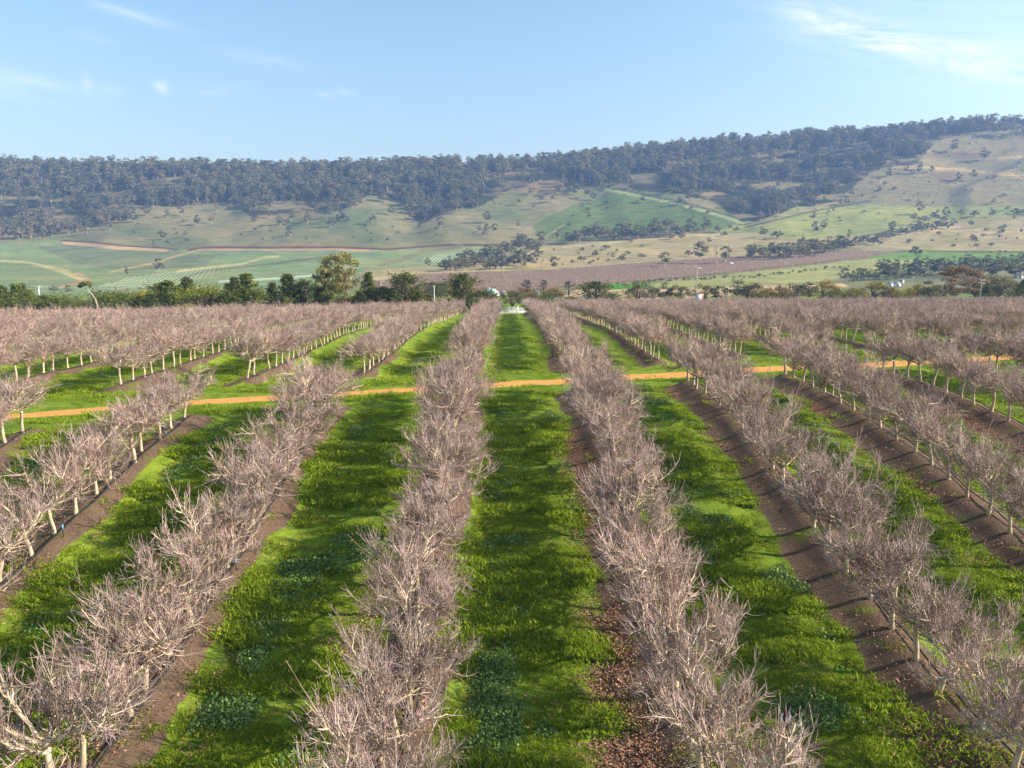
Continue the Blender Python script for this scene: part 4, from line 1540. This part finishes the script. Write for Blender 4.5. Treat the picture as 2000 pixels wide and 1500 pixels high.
SING = [
    (322, 531, 504, 'darkgum', 1.0, 'lone round tree above the vineyard corner on the green slope'),
    (258, 536, 519, 'pine', 1.0, 'small pointed tree with a long shadow on the green slope'),
    (115, 572, 556, 'bush', 1.0, 'small far tree behind the left power pole'),
    (143, 574, 556, 'darkgum', 1.2, 'far garden tree left of the leaning gum'),
    (838, 528, 503, 'gum', 0.8, 'slim gum at the end of the pale knoll'),
    (765, 531, 517, 'deadgum', 1.3, 'thin bare bush on the pale knoll'),
    (1057, 530, 494, 'deadgum', 0.8, 'white-trunked bare gum on the vineyard edge'),
    (1081, 529, 502, 'gum', 1.0, 'gum with short thick trunk beside the bare white one'),
    (1295, 522, 492, 'gum', 1.2, 'thin spreading gum on the red vineyard edge'),
    (1362, 515, 472, 'gum', 1.0, 'large grey-green gum behind the tall power pole'),
    (1341, 500, 488, 'bush', 1.2, 'dark bush left of the large grey-green gum'),
    (1395, 516, 476, 'deadgum', 0.8, 'slender bare gum between two leafy ones'),
    (1412, 515, 480, 'gum', 1.0, 'leaning gum right of the large grey-green one'),
    (1371, 450, 423, 'darkgum', 1.1, 'high gum at the right end of the treeline'),
    (1398, 454, 442, 'bush', 1.2, 'dark round bush right of the high gum'),
    (1418, 447, 438, 'bush', 1.0, 'small round bush in the pale paddock, upper one'),
    (1430, 453, 442, 'bush', 1.0, 'round green bush in the pale paddock'),
    (1407, 462, 451, 'bush', 1.3, 'low round bush below the pair in the paddock'),
    (1480, 463, 442, 'darkgum', 1.3, 'full round tree in the middle paddock'),
    (1510, 466, 450, 'bush', 1.3, 'low full tree right of the middle paddock tree'),
    (1475, 432, 414, 'gum', 1.2, 'gum on the dark bank where the track ends'),
    (1582, 460, 432, 'gum', 0.8, 'slim gum above the diagonal treeline'),
    (1648, 470, 448, 'gum', 0.7, 'pale slender gum at the top of the diagonal treeline'),
    (1772, 440, 416, 'gum', 1.0, 'twisted gum on the tan spur'),
    (1790, 433, 421, 'bush', 1.4, 'round bush on the tan spur'),
    (1812, 430, 409, 'darkgum', 1.3, 'double-crowned tree on the tan spur'),
    (1830, 434, 418, 'darkgum', 1.2, 'leaning tree beside the double-crowned one'),
    (1862, 424, 408, 'gum', 1.4, 'wide grey tree on the upper green field'),
    (1885, 423, 411, 'bush', 1.3, 'dense dark bush right of the wide grey tree'),
    (1919, 425, 405, 'darkgum', 1.0, 'upright dark tree at the pale bank'),
    (1948, 412, 402, 'gum', 1.5, 'thin spreading tree near the right edge'),
    (1966, 418, 406, 'bush', 1.5, 'dark clump of foliage near the right edge'),
    (1990, 418, 404, 'bush', 1.8, 'rightmost dark clump on the upper field'),
    (1228, 475, 466, 'bush', 0.9, 'single dark bush on the pale crest'),
    (1250, 482, 478, 'bush', 2.2, 'flat pair of bushes in the tan field'),
    (1305, 468, 455, 'darkgum', 1.5, 'low tree hanging below the treeline'),
    (1560, 480, 463, 'bush', 1.2, 'small round tree in the pale gap'),
    (1780, 500, 480, 'bush', 1.0, 'round shrub on the right green paddock'),
    (1855, 505, 500, 'bush', 1.2, 'small shrub at the edge of the right green paddock'),
    (1925, 494, 490, 'bush', 1.6, 'left shrub of the trio on the green paddock fence'),
    (1942, 493, 488, 'bush', 1.4, 'middle shrub of the trio on the green paddock fence'),
    (1953, 492, 488, 'bush', 1.3, 'right shrub of the trio on the green paddock fence'),
    (1883, 520, 495, 'gum', 1.3, 'pale gum above the dark right grove'),
    (1727, 512, 506, 'bush', 1.6, 'flat bush on the tan strip above the pines'),
]
for (px, yb, yt, kd, wd, lab) in SING:
    cat = 'bush' if kd == 'bush' else 'tree'
    mid(kd, 'hill_bush' if kd == 'bush' else 'hill_tree', lab, cat, px, yb, yt, 'single trees in the valley paddocks', wd)
NR = np.random.default_rng(77)


def linegroup(pts, n, hpx, kinds, name, cat, labf, grp, wj=(0.9, 1.4), dj=4):
    """trees strung along a line in the valley; each its own object"""
    L = [0]
    for a, b in zip(pts[:-1], pts[1:]):
        L.append(L[-1] + math.hypot(b[0] - a[0], b[1] - a[1]))
    for i in range(n):
        s = (i + NR.uniform(0.1, 0.9)) / n * L[-1]
        k = max(j for j in range(len(L) - 1) if L[j] <= s)
        f = (s - L[k]) / (L[k + 1] - L[k])
        px = pts[k][0] * (1 - f) + pts[k + 1][0] * f
        py = pts[k][1] * (1 - f) + pts[k + 1][1] * f + NR.uniform(-dj, dj)
        hh = hpx * NR.uniform(0.65, 1.15)
        kd = kinds[int(NR.integers(len(kinds)))]
        mid(kd, name, labf(i, n, kd), cat, px, py, py - hh, grp, NR.uniform(*wj))


def lf(where):
    def f(i, n, kd):
        look = {'gum': 'grey-green gum', 'darkgum': 'dark gum', 'bush': 'low bush', 'pine': 'dark pine', 'shrubgreen': 'fresh green shrub', 'wattle': 'olive tree'}[kd]
        return f'{look}, {ORD[i]} from the left {where}'
    return f


linegroup([(1102, 474), (1180, 468), (1260, 464), (1345, 456)], 34, 27, ['gum', 'darkgum', 'darkgum'], 'gum_tree', 'tree', lf('in the treeline under the bright green paddock'), 'treeline under the bright green paddock')
linegroup([(868, 527), (930, 522), (1000, 520), (1050, 516)], 30, 24, ['gum', 'darkgum', 'darkgum', 'bush'], 'gum_tree', 'tree', lf('in the lower grove of the middle valley'), 'lower grove of the middle valley', dj=6)
linegroup([(900, 512), (960, 508), (1010, 492), (1060, 484)], 26, 26, ['gum', 'darkgum', 'darkgum'], 'gum_tree', 'tree', lf('in the upper grove of the middle valley'), 'upper grove of the middle valley', dj=6)
linegroup([(1455, 507), (1520, 505), (1580, 500), (1640, 492)], 30, 30, ['gum', 'darkgum', 'gum'], 'gum_tree', 'tree', lf('in the grove right of the red vineyard gums'), 'grove along the red vineyard', dj=4)
linegroup([(1610, 492), (1680, 478), (1760, 456), (1850, 442)], 30, 17, ['darkgum', 'gum', 'bush'], 'gum_tree', 'tree', lf('in the diagonal treeline climbing right'), 'diagonal treeline climbing right', dj=4)
linegroup([(1645, 551), (1720, 545), (1800, 540), (1880, 536)], 26, 30, ['pine', 'pine', 'darkgum'], 'pine_tree', 'tree', lf('in the dark pine plantation'), 'dark pine plantation', dj=3)
linegroup([(1700, 530), (1800, 524), (1900, 520), (2000, 518)], 22, 22, ['darkgum', 'darkgum', 'pine'], 'dark_tree', 'tree', lf('in the back row above the pines'), 'back row above the pine plantation', dj=3)
linegroup([(1860, 545), (1940, 540), (2010, 540)], 12, 34, ['darkgum', 'gum'], 'gum_tree', 'tree', lf('in the grove behind the far power pole'), 'grove behind the far power pole', dj=3)
linegroup([(1185, 561), (1300, 551), (1400, 545), (1480, 541), (1560, 532), (1660, 524)], 44, 7, ['shrubgreen', 'bush'], 'paddock_shrub', 'shrub', lambda i, n, kd: f'low round shrub {ORD[i % 40]} along the pale farm track' + (' past the fortieth' if i >= 40 else ''), 'low shrubs along the pale farm track', dj=3)


def scat_bushes(poly, n, hp, kinds, where, grp):
    xs_ = [p[0] for p in poly]
    ys_ = [p[1] for p in poly]
    pts = []
    while len(pts) < n:
        px = NR.uniform(min(xs_), max(xs_))
        py = NR.uniform(min(ys_), max(ys_))
        if in_poly(np.array([px]), np.array([py]), poly)[0]:
            pts.append((px, py))
    pts.sort()
    for i, (px, py) in enumerate(pts):
        kd = kinds[int(NR.integers(len(kinds)))]
        nm = 'hill_bush' if kd == 'bush' else 'hill_tree'
        lk = 'dark bush' if kd == 'bush' else 'small gum'
        mid(kd, nm, f'{lk}, {ORD[i]} from the left {where}', 'bush' if kd == 'bush' else 'tree', px, py, py - hp * NR.uniform(0.6, 1.3), grp, NR.uniform(1.0, 1.6))


scat_bushes([(1050, 490), (1250, 480), (1260, 512), (1060, 522)], 34, 8, ['bush', 'gum'], 'scattered on the tan slope beside the middle grove', 'saplings on the tan slope')
scat_bushes([(240, 440), (460, 425), (700, 430), (900, 450), (860, 470), (260, 480)], 32, 5, ['bush'], 'on the olive slope above the green fields', 'bushes on the left olive slope')
scat_bushes([(1500, 360), (1750, 330), (2000, 350), (2000, 400), (1560, 400)], 30, 6, ['bush', 'gum'], 'on the rocky tan slope', 'bushes on the rocky tan slope')
scat_bushes([(1500, 420), (1700, 405), (1860, 425), (1540, 462)], 10, 4, ['bush'], 'in the pale green upper paddock', 'bushes in the upper paddock')
scat_bushes([(1760, 465), (2000, 440), (2000, 482), (1660, 486)], 26, 7, ['bush', 'darkgum'], 'on the tan spur at the right', 'bushes on the tan spur')
scat_bushes([(1080, 400), (1420, 395), (1440, 425), (1120, 445)], 24, 6, ['bush', 'gum'], 'in the bright green paddock', 'bushes in the bright green paddock')

# the wooded ridge: thousands of trees read as one mass ---------------------------------
n = 30000
fy = rng.uniform(760, 1330, n)
fa = rng.uniform(-0.80, 0.80, n)
fx = fa * fy
fz = height(fx, fy, False)
qx, qy, _ = project(fx, fy, fz)
inside = in_poly(qx + (fbm(qx / 26, qy / 10, 3) - 0.5) * 60, qy + (fbm(qx / 26 + 9, qy / 10, 3) - 0.5) * 34, FOREST)
dens = fbm(fx / 70.0 + 3, fy / 38.0, 4) - 0.16 * smooth((fbm(qx / 60 + 13, qy / 9, 3) - 0.50) / 0.08)
top_thin = smooth((fy - 1230) / 60)
right_thin = smooth((qx - 1780) / 120)
keep = inside & (rng.random(n) < np.clip(0.05 + 0.55 * smooth((dens - 0.42) / 0.16) + 0.25 * top_thin - 0.30 * right_thin, 0.03, 1))
fringe = (~inside) & in_poly(qx, qy - 26, FOREST) & (qy < 468) & (rng.random(n) < 0.09 * smooth((dens - 0.35) / 0.2))
stray = fringe | (~inside) & (qy < 475) & (rng.random(n) < 0.006)
edge = (fy > 1285) & (fy < 1330) & (rng.random(n) < 0.40) & (qx > 1500)
sel = keep | stray | edge
P = np.stack([fx[sel], fy[sel], fz[sel] - 0.3], -1)
qxs, qys = qx[sel], qy[sel]
pro = [GUMPROTO[id(v)] for v in KIND['gum'] + KIND['darkgum'] + KIND['bush'] if id(v) in GUMPROTO]
ng = len(pro)
pk = rng.integers(0, max(1, ng - 2), len(P))
lowr = smooth((430 - qys) / 60)
hsel = np.where(P[:, 1] > 1150, rng.uniform(14, 23, len(P)), rng.uniform(8, 17, len(P)))
small = rng.random(len(P)) < 0.18
hsel = np.where(small, rng.uniform(3, 7, len(P)), hsel)
scatter('woodland', P, [list(p) for p in pro], pk, hsel, rng.uniform(0, 6.28, len(P)), kind='stuff', label='dense gum woodland covering the ridge')
print('forest', len(P))

# rocks on the bare slope
g = Geo()
for i in range(420):
    px = rng.uniform(1500, 2050)
    py = rng.uniform(265, 400)
    Yr = rng.uniform(980, 1250)
    Xr = (px - X0) / FPX * Yr
    zr = float(height(Xr, Yr, False))
    s = rng.uniform(0.6, 1.8)
    g.box((Xr, Yr, zr + s * 0.15), (s * 1.6, s, s * 0.7), rng.uniform(0, 3), rx=rng.uniform(-.3, .3))
link('boulders', g.mesh('boulders', MAT['rock']), None, kind='stuff', label='pale boulders strewn on the bare upper slope')

# ------------------------------------------------------------------ vineyards: rows of vines on the far slopes


def vine_rows(name, poly, spacing, ylo, yhi, wid, hgt, mat, skew=0.0, gap=0, **props):
    g = Geo()
    xs_ = [(p[0] - X0) / FPX for p in poly]
    xlo, xhi = min(min(xs_) * yhi, min(xs_) * ylo) - abs(skew) * (yhi - ylo), max(max(xs_) * yhi, max(xs_) * ylo) + abs(skew) * (yhi - ylo)
    X = xlo
    st = 7.0
    while X < xhi:
        yy = np.arange(ylo, yhi, st)
        xx = X + skew * (yy - ylo)
        zz = height(xx, yy, False)
        qx, qy, _ = project(xx, yy, zz)
        ins = in_poly(qx, qy, poly)
        i = 0
        while i < len(yy) - 1:
            if ins[i]:
                j = i
                while j + 1 < len(yy) and ins[j + 1]:
                    j += 1
                if j > i:
                    m = j - i + 1
                    px_, py_, pz_ = xx[i:j + 1], yy[i:j + 1], zz[i:j + 1]
                    V = np.concatenate([np.stack([px_ - wid / 2, py_, pz_ - 0.2], -1), np.stack([px_ - wid / 2 * 0.6, py_, pz_ + hgt], -1),
                                        np.stack([px_ + wid / 2 * 0.6, py_, pz_ + hgt], -1), np.stack([px_ + wid / 2, py_, pz_ - 0.2], -1)])
                    a = np.arange(m - 1)
                    Qs = [np.stack([a + k * m, a + k * m + 1, a + (k + 1) * m + 1, a + (k + 1) * m], -1) for k in range(3)]
                    Qs.append(np.array([[0, m, 2 * m, 3 * m]]))
                    g.add(V, np.concatenate(Qs), None, 0.5)
                i = j + 1
            i += 1
        X += spacing
    if g.n:
        link(name, g.mesh(name, mat), None, kind='stuff', **props)


vg, pg = Geo(), Geo()
for Yv in np.arange(380, 860, 3.0):
    xv = np.arange(-120, 480, 9.0)
    yv = Yv + 0.10 * xv
    zv = height(xv, yv, False)
    qx, qy, _ = project(xv, yv, zv)
    ins = in_poly(qx, qy, REDVINE)
    i = 0
    while i < len(xv):
        if ins[i]:
            j = i
            while j + 1 < len(xv) and ins[j + 1]:
                j += 1
            if j > i:
                m = j - i + 1
                X_, Y_, Z_ = xv[i:j + 1], yv[i:j + 1], zv[i:j + 1]
                V = np.concatenate([np.stack([X_, Y_ - 0.22, Z_ - 0.1], -1), np.stack([X_, Y_ - 0.10, Z_ + 0.75], -1), np.stack([X_, Y_ + 0.10, Z_ + 0.75], -1), np.stack([X_, Y_ + 0.22, Z_ - 0.1], -1)])
                a = np.arange(m - 1)
                vg.add(V, np.concatenate([np.stack([a + k * m, a + k * m + 1, a + (k + 1) * m + 1, a + (k + 1) * m], -1) for k in range(3)]), None, 0.5)
                for x_, y_, z_ in zip(X_, Y_, Z_):
                    if rng.random() < 0.55:
                        x2 = x_ + rng.uniform(-4.5, 4.5)
                        pg.tube([(x2, y_ - 0.25, z_ - 0.1), (x2, y_ - 0.25, z_ + 1.5)], 0.11, 3, cap=False)
            i = j + 1
        else:
            i += 1
link('red_vineyard', vg.mesh('red_vineyard', MAT['vine']), None, kind='stuff', label='rows of bare reddish vines on the middle slope')
link('vineyard_posts', pg.mesh('vineyard_posts', MAT['pole']), None, kind='stuff', label='pale trellis posts standing in the reddish vineyard')
vine_rows('young_vineyard', [(190, 560), (260, 540), (345, 530), (420, 523), (480, 517), (545, 504), (640, 492), (750, 490), (740, 500), (630, 503), (520, 519), (430, 532), (360, 552), (330, 560)], 3.4, 420, 860, 0.10, 0.16, MAT['guard'], -0.33,
          label='rows of young vines in pale guards on the green slope')
vine_rows('upper_vineyard', [(820, 505), (900, 490), (1000, 484), (990, 498), (900, 510), (840, 515)], 3.2, 560, 860, 0.16, 0.35, MAT['guard'], 0.0, label='pale young vine rows above the middle grove')
# ------------------------------------------------------------------ gate and fence at the lane end
Yg = 22.9 * S
gl = ROW0 + 0.08 * S
gr = ROW0 + 0.92 * S
t = thing('fence', 'pale post and rail fence closing the end of the middle lane', 'fence', ((gl + gr) / 2, Yg, float(height((gl + gr) / 2, Yg))))
cx = (gl + gr) / 2
z0 = float(height(cx, Yg))
for i, x in enumerate((gl - cx + 0.4, -1.3, 1.1, gr - cx - 0.1)):
    g = Geo()
    zz = float(height(cx + x, Yg)) - z0
    g.tube([(x, 0, zz - 0.3), (x, 0, zz + 1.25)], [0.085, 0.08], 8)
    link('post', g.mesh('post', MAT['wall'], True), t)
for hz in (0.35, 0.75, 1.12):
    g = Geo()
    g.box((0, -0.06, hz), (gr - gl - 0.3, 0.05, 0.11))
    link('rail', g.mesh('rail', MAT['white']), t)
# gravel driveway and bright gate behind it
g = Geo()
dn_ = np.linspace(Yg + 2, Yg + 26, 12)
Vd = []
for y in dn_:
    for x in (cx - 3.2 + (y - Yg) * 0.02, cx + 3.4 + (y - Yg) * 0.05):
        Vd.append((x, y, float(height(x, y, True)) + 0.03))
Qd = [[2 * i, 2 * i + 1, 2 * i + 3, 2 * i + 2] for i in range(11)]
g.add(np.array(Vd), np.array(Qd), None, 0)
link('driveway', g.mesh('driveway', MAT['gravel']), None, kind='structure')
t = thing('farm_gate', 'white tubular farm gate on the driveway behind the fence', 'gate', (cx - 0.6, Yg + 8, float(height(cx - 0.6, Yg + 8))))
g = Geo()
for hz in (0.3, 0.55, 0.8, 1.05, 1.3):
    g.tube([(-1.9, 0, hz), (1.9, 0, hz)], 0.035, 6)
for x in (-1.9, 0, 1.9):
    g.tube([(x, 0, 0.25), (x, 0, 1.35)], 0.04, 6)
link('gate_frame', g.mesh('gate_frame', MAT['white']), t)
for x in (-2.15, 2.15):
    g = Geo()
    g.tube([(x, 0, -0.3), (x, 0, 1.6)], 0.10, 8)
    link('post', g.mesh('post', MAT['white'], True), t)

# ------------------------------------------------------------------ power poles and lines


def power_pole(px, top, Y, label, arm=1.9, r=0.14, mat='pole', arms=1):
    X = (px - X0) / FPX * Y
    z = float(height(X, Y, False))
    _, yb, d = project(X, Y, z)
    h = (float(yb) - top) / FPX * float(d)
    t = thing('power_pole', label, 'pole', (X, Y, z), 0.0, 'power poles behind the orchard')
    g = Geo()
    g.tube([(0, 0, -0.3), (0.02, 0, h * 0.5), (0, 0, h)], [r, r * 0.85, r * 0.7], 8)
    link('pole', g.mesh('pole', MAT[mat], True), t)
    for i in range(arms):
        g = Geo()
        zz = h - 0.25 - i * 0.8
        g.box((0, -r - 0.07, zz), (arm, 0.12, 0.14))
        ca = link('crossarm', g.mesh('crossarm', MAT['wood']), t)
        for x in (-0.42 * arm, -0.2 * arm, 0.2 * arm, 0.42 * arm):
            g = Geo()
            g.tube([(x, -r - 0.07, zz + 0.07), (x, -r - 0.07, zz + 0.16), (x, -r - 0.07, zz + 0.26)], [0.03, 0.07, 0.04], 6)
            link('insulator', g.mesh('insulator', MAT['white'], True), ca)
    return Vector((X, Y, z + h - 0.05))


p1 = power_pole(86, 559, 178, 'white-armed power pole rising behind the left olive cypress', 2.0, 0.15, 'white')
p2 = power_pole(284, 560, 196, 'slim grey pole behind the ochre wattle', 1.4, 0.09)
p3 = power_pole(746, 549, 190, 'short cross-armed pole between two dark cypresses', 2.0, 0.13)
p4 = power_pole(849, 559, 152, 'short white pole standing in the cypress gap', 0.4, 0.08, 'white')
p5 = power_pole(1358, 523, 172, 'tallest power pole, pale, beside the white sign', 1.55, 0.14)
p6 = power_pole(1913, 546, 205, 'cross-armed power pole right of the largest brown gum', 1.7, 0.12, 'pole', 2)
p7 = power_pole(1778, 541, 330, 'far thin pole in front of the pine plantation', 1.6, 0.10)


def wires(a, b, label, sag=1.0, offs=(-0.7, 0.7)):
    g = Geo()
    for o in offs:
        P = []
        for i in range(13):
            f = i / 12
            v = a.lerp(b, f)
            P.append((v.x + o * 0.3, v.y, v.z + 0.2 - sag * 4 * f * (1 - f) + o * 0.25))
        g.tube(P, 0.022, 3, cap=False)
    link('power_line', g.mesh('power_line', MAT['wire']), None, label=label, category='cable', group='power lines between the poles')


wires(p1, p2, 'pair of thin wires from the left power pole to the slim grey pole')
wires(p2, p3, 'pair of thin wires behind the cypress row', 1.6)
wires(p3, p4 + Vector((0, 0, 0)), 'pair of thin wires into the cypress gap', 0.7)
wires(p7, p6, 'pair of thin wires toward the far cross-armed pole', 1.0)
wires(p7, Vector(((1500 - X0) / FPX * 330, 330, p7.z - 0.6)), 'pair of thin wires before the pale farm track', 1.0)
wires(Vector(((960 - X0) / FPX * 260, 260, p4.z - 2.0)), Vector(((1140 - X0) / FPX * 260, 260, p4.z - 2.2)), 'pair of thin wires across the brown trees beyond the lane', 0.8)

# ------------------------------------------------------------------ sign on the orchard edge
Ys = 168.0
Xs = (1365 - X0) / FPX * Ys
zs = float(height(Xs, Ys, False))
_, yb, d = project(Xs, Ys, zs)
ptm = float(d) / FPX
ztop = (float(yb) - 574) * ptm
bh, bw = 19 * ptm, 14 * ptm
t = thing('sign', 'white sign board with red border on posts beside the tall power pole', 'sign', (Xs, Ys, zs), math.radians(0))
g = Geo()
g.box((0, 0, ztop - bh / 2), (bw, 0.06, bh))
link('border', g.mesh('border', MAT['red']), t)
g = Geo()
g.box((-0.05 * bw, -0.05, ztop - bh / 2 - 0.01), (bw * 0.76, 0.04, bh * 0.87))
pn = link('panel', g.mesh('panel', MAT['white']), t)
for (x, z, w2, h2, m_) in ((-0.25, 0.60, 0.05, 0.16, 'greyprint'), (-0.18, 0.24, 0.18, 0.035, 'red'), (0.14, 0.22, 0.06, 0.10, 'orange'), (-0.02, 0.36, 0.12, 0.03, 'greyprint'), (0.14, 0.35, 0.07, 0.03, 'greyprint'), (-0.05, 0.13, 0.30, 0.03, 'orange')):
    g = Geo()
    g.box((x * bw, -0.075, ztop - bh + z * bh), (w2 * bw, 0.012, h2 * bh))
    link('print_mark', g.mesh('print_mark', MAT[m_]), pn)
for x in (-0.4, 0.4):
    g = Geo()
    g.box((x * bw, 0.09, (ztop - 0.1) / 2 - 0.1), (0.09, 0.09, ztop - 0.2))
    link('post', g.mesh('post', MAT['wood']), t)

# ------------------------------------------------------------------ buildings beyond


def house(px, py_eave, Y, wpx, hpx, label, roof='roofgreen', wall='wall', rz=0.0, depth=0.7, solar=False, sink_=0.0):
    X, Y, z = ground_at_px(px, py_eave + 6, Y * 0.85)
    m = Y / FPX
    W = wpx * m
    _, yb, d = project(X, Y, z)
    ze = (float(yb) - py_eave) * m
    D_ = W * depth
    rh = hpx * m
    t = thing('house' if solar else 'shed', label, 'house' if solar else 'shed', (X, Y, z), rz)
    g = Geo()
    g.box((0, 0, ze / 2 - 0.3), (W, D_, ze + 0.6))
    wl = link('wall', g.mesh('wall', MAT[wall]), t)
    g = Geo()
    o = 0.35
    V = np.array([(-W / 2 - o, -D_ / 2 - o, ze), (W / 2 + o, -D_ / 2 - o, ze), (W / 2 + o, D_ / 2 + o, ze), (-W / 2 - o, D_ / 2 + o, ze), (-W / 4, 0, ze + rh), (W / 4, 0, ze + rh)])
    g.add(V, [[0, 1, 5, 4], [2, 3, 4, 5], [0, 3, 2, 1]], [[1, 2, 5], [3, 0, 4]], 0)
    rf = link('roof', g.mesh('roof', MAT[roof]), t)
    for i in range(3 if W > 6 else 1):
        g = Geo()
        x = (i - 1) * W * 0.3 if W > 6 else 0
        g.box((x, -D_ / 2 - 0.02, ze - 1.1), (1.1, 0.06, 1.0))
        link('window', g.mesh('window', MAT['glass']), t)
    if solar:
        for x in (-0.30, 0.0):
            g = Geo()
            sl = math.atan2(rh, D_ / 2 + o)
            g.box((x * W, -D_ / 4 - 0.1, ze + rh * 0.5 + 0.12), (W * 0.14, D_ * 0.42, 0.06), rx=sl)
            link('solar_panel', g.mesh('solar_panel', MAT['solar']), rf)
        g = Geo()
        g.box((-W * 0.12, 0.1, ze + rh * 0.9), (0.7, 0.7, 1.4))
        link('chimney', g.mesh('chimney', MAT['wall']), rf)
    return t


house(959, 572, 215, 30, 8, 'house with pale green roof, chimney and dark solar panels beyond the lane', 'roofgreen', 'white', 0.15, 0.6, True)
house(311, 598, 146, 20, 9, 'small grey-roofed shed under the bright olive cypress', 'roofgrey', 'wall', 0.1, 0.8)
house(983, 572, 240, 12, 4, 'cream shed beside the dark trees beyond the lane', 'roofgrey', 'wall')
house(1735, 554, 300, 9, 3, 'small white shed beyond the golden wattles', 'roofgrey', 'white')
house(1748, 553, 305, 12, 3, 'dark-roofed shed beside the small white one', 'roofgrey', 'white')
house(1757, 549, 320, 8, 3, 'grey shed behind the dark-roofed one', 'roofgrey', 'roofgrey')
house(1985, 537, 420, 12, 3, 'pale blue-grey roofed shed in the right grove', 'roofgrey', 'white')
house(1048, 571, 270, 10, 3, 'cream shed under the power lines beyond the lane', 'roofgrey', 'wall')


def vehicle(px, py, Y, label, L=4.6, body='white', name='parked_car', cat='car', rz=0.0, ymin=None):
    if ymin:
        X, Y, z = ground_at_px(px, py, ymin)
    else:
        X = (px - X0) / FPX * Y
        z = float(height(X, Y, False))
    t = thing(name, label, cat, (X, Y, z), rz)
    g = Geo()
    pr = [(-L / 2, 0.35), (L / 2, 0.35), (L / 2, 0.85), (L * 0.28, 0.95), (L * 0.12, 1.5), (-L * 0.36, 1.52), (-L / 2, 1.0)]
    n_ = len(pr)
    V = [(x, -0.9, z_) for x, z_ in pr] + [(x, 0.9, z_) for x, z_ in pr]
    T = [[0, i, i + 1] for i in range(1, n_ - 1)] + [[n_, n_ + i + 1, n_ + i] for i in range(1, n_ - 1)]
    Q_ = [[i, n_ + i, n_ + (i + 1) % n_, (i + 1) % n_] for i in range(n_)]
    g.add(np.array(V), Q_, T, 0)
    link('body', g.mesh('body', MAT[body]), t)
    g = Geo()
    g.box((-L * 0.12, 0, 1.22), (L * 0.42, 1.84, 0.36))
    link('window', g.mesh('window', MAT['glass']), t)
    for x in (-L * 0.3, L * 0.3):
        for y in (-0.82, 0.82):
            g = Geo()
            g.tube([(x, y - 0.1, 0.33), (x, y + 0.1, 0.33)], 0.33, 10)
            link('wheel', g.mesh('wheel', MAT['rubber']), t)


vehicle(1422, 516, 0, 'small white vehicle on the headland above the red vineyard', ymin=350)
vehicle(1748, 562, 290, 'white vehicle before the far sheds')

# ------------------------------------------------------------------ magpie on the grass
Xm, Ym, zm = ground_at_px(1591, 1424, 10.0, 60.0)
zm = float(height(Xm, Ym))
t = thing('magpie', 'black and white magpie standing on the grass at the lower right', 'bird', (Xm, Ym, zm + 0.03), math.radians(50), None, 1.35)
g = Geo()
g.tube([(-0.17, 0, 0.13), (-0.10, 0, 0.155), (-0.02, 0, 0.18), (0.06, 0, 0.22), (0.10, 0, 0.27), (0.12, 0, 0.315), (0.15, 0, 0.32), (0.17, 0, 0.318)],
       [0.012, 0.045, 0.068, 0.066, 0.045, 0.036, 0.028, 0.010], 10)
g.tube([(0.165, 0, 0.318), (0.225, 0, 0.305)], [0.011, 0.003], 6)
g.box((-0.24, 0, 0.115), (0.20, 0.06, 0.015))
for s_ in (-1, 1):
    g.tube([(0.0, 0.03 * s_, 0.14), (0.005, 0.03 * s_, 0.07), (0.0, 0.032 * s_, 0.0)], [0.012, 0.006, 0.006], 5)
    g.tube([(0.0, 0.032 * s_, 0.004), (0.045, 0.036 * s_, 0.002)], [0.006, 0.003], 4)
link('body', g.mesh('body', MAT['black'], True), t)
for s_ in (-1, 1):
    g = Geo()
    g.tube([(0.06, 0.05 * s_, 0.225), (-0.02, 0.068 * s_, 0.20), (-0.11, 0.052 * s_, 0.165), (-0.17, 0.03 * s_, 0.14)], [0.012, 0.030, 0.024, 0.006], 7)
    link('wing', g.mesh('wing', MAT['whitef'], True), t)

# ------------------------------------------------------------------ haze
hz_m = bpy.data.materials.new('haze_air')
hz_m.use_nodes = True
ht = hz_m.node_tree
ht.nodes.clear()
ho = ht.nodes.new('ShaderNodeOutputMaterial')
pv = ht.nodes.new('ShaderNodeVolumePrincipled')
pv.inputs['Color'].default_value = (0.32, 0.54, 1.0, 1)
pv.inputs['Density'].default_value = 0.00021
pv.inputs['Anisotropy'].default_value = 0.1
ht.links.new(pv.outputs[0], ho.inputs['Volume'])
g = Geo()
zlo = float(min(FZ.min(), AZ.min())) - 1.5
zhi = float(FZ.max()) + 32
g.box((0, 1080, (zlo + zhi) / 2), (5300, 2700, zhi - zlo))
hm = g.mesh('haze', hz_m)
link('haze', hm, None, kind='stuff')
print('haze', zlo, zhi)
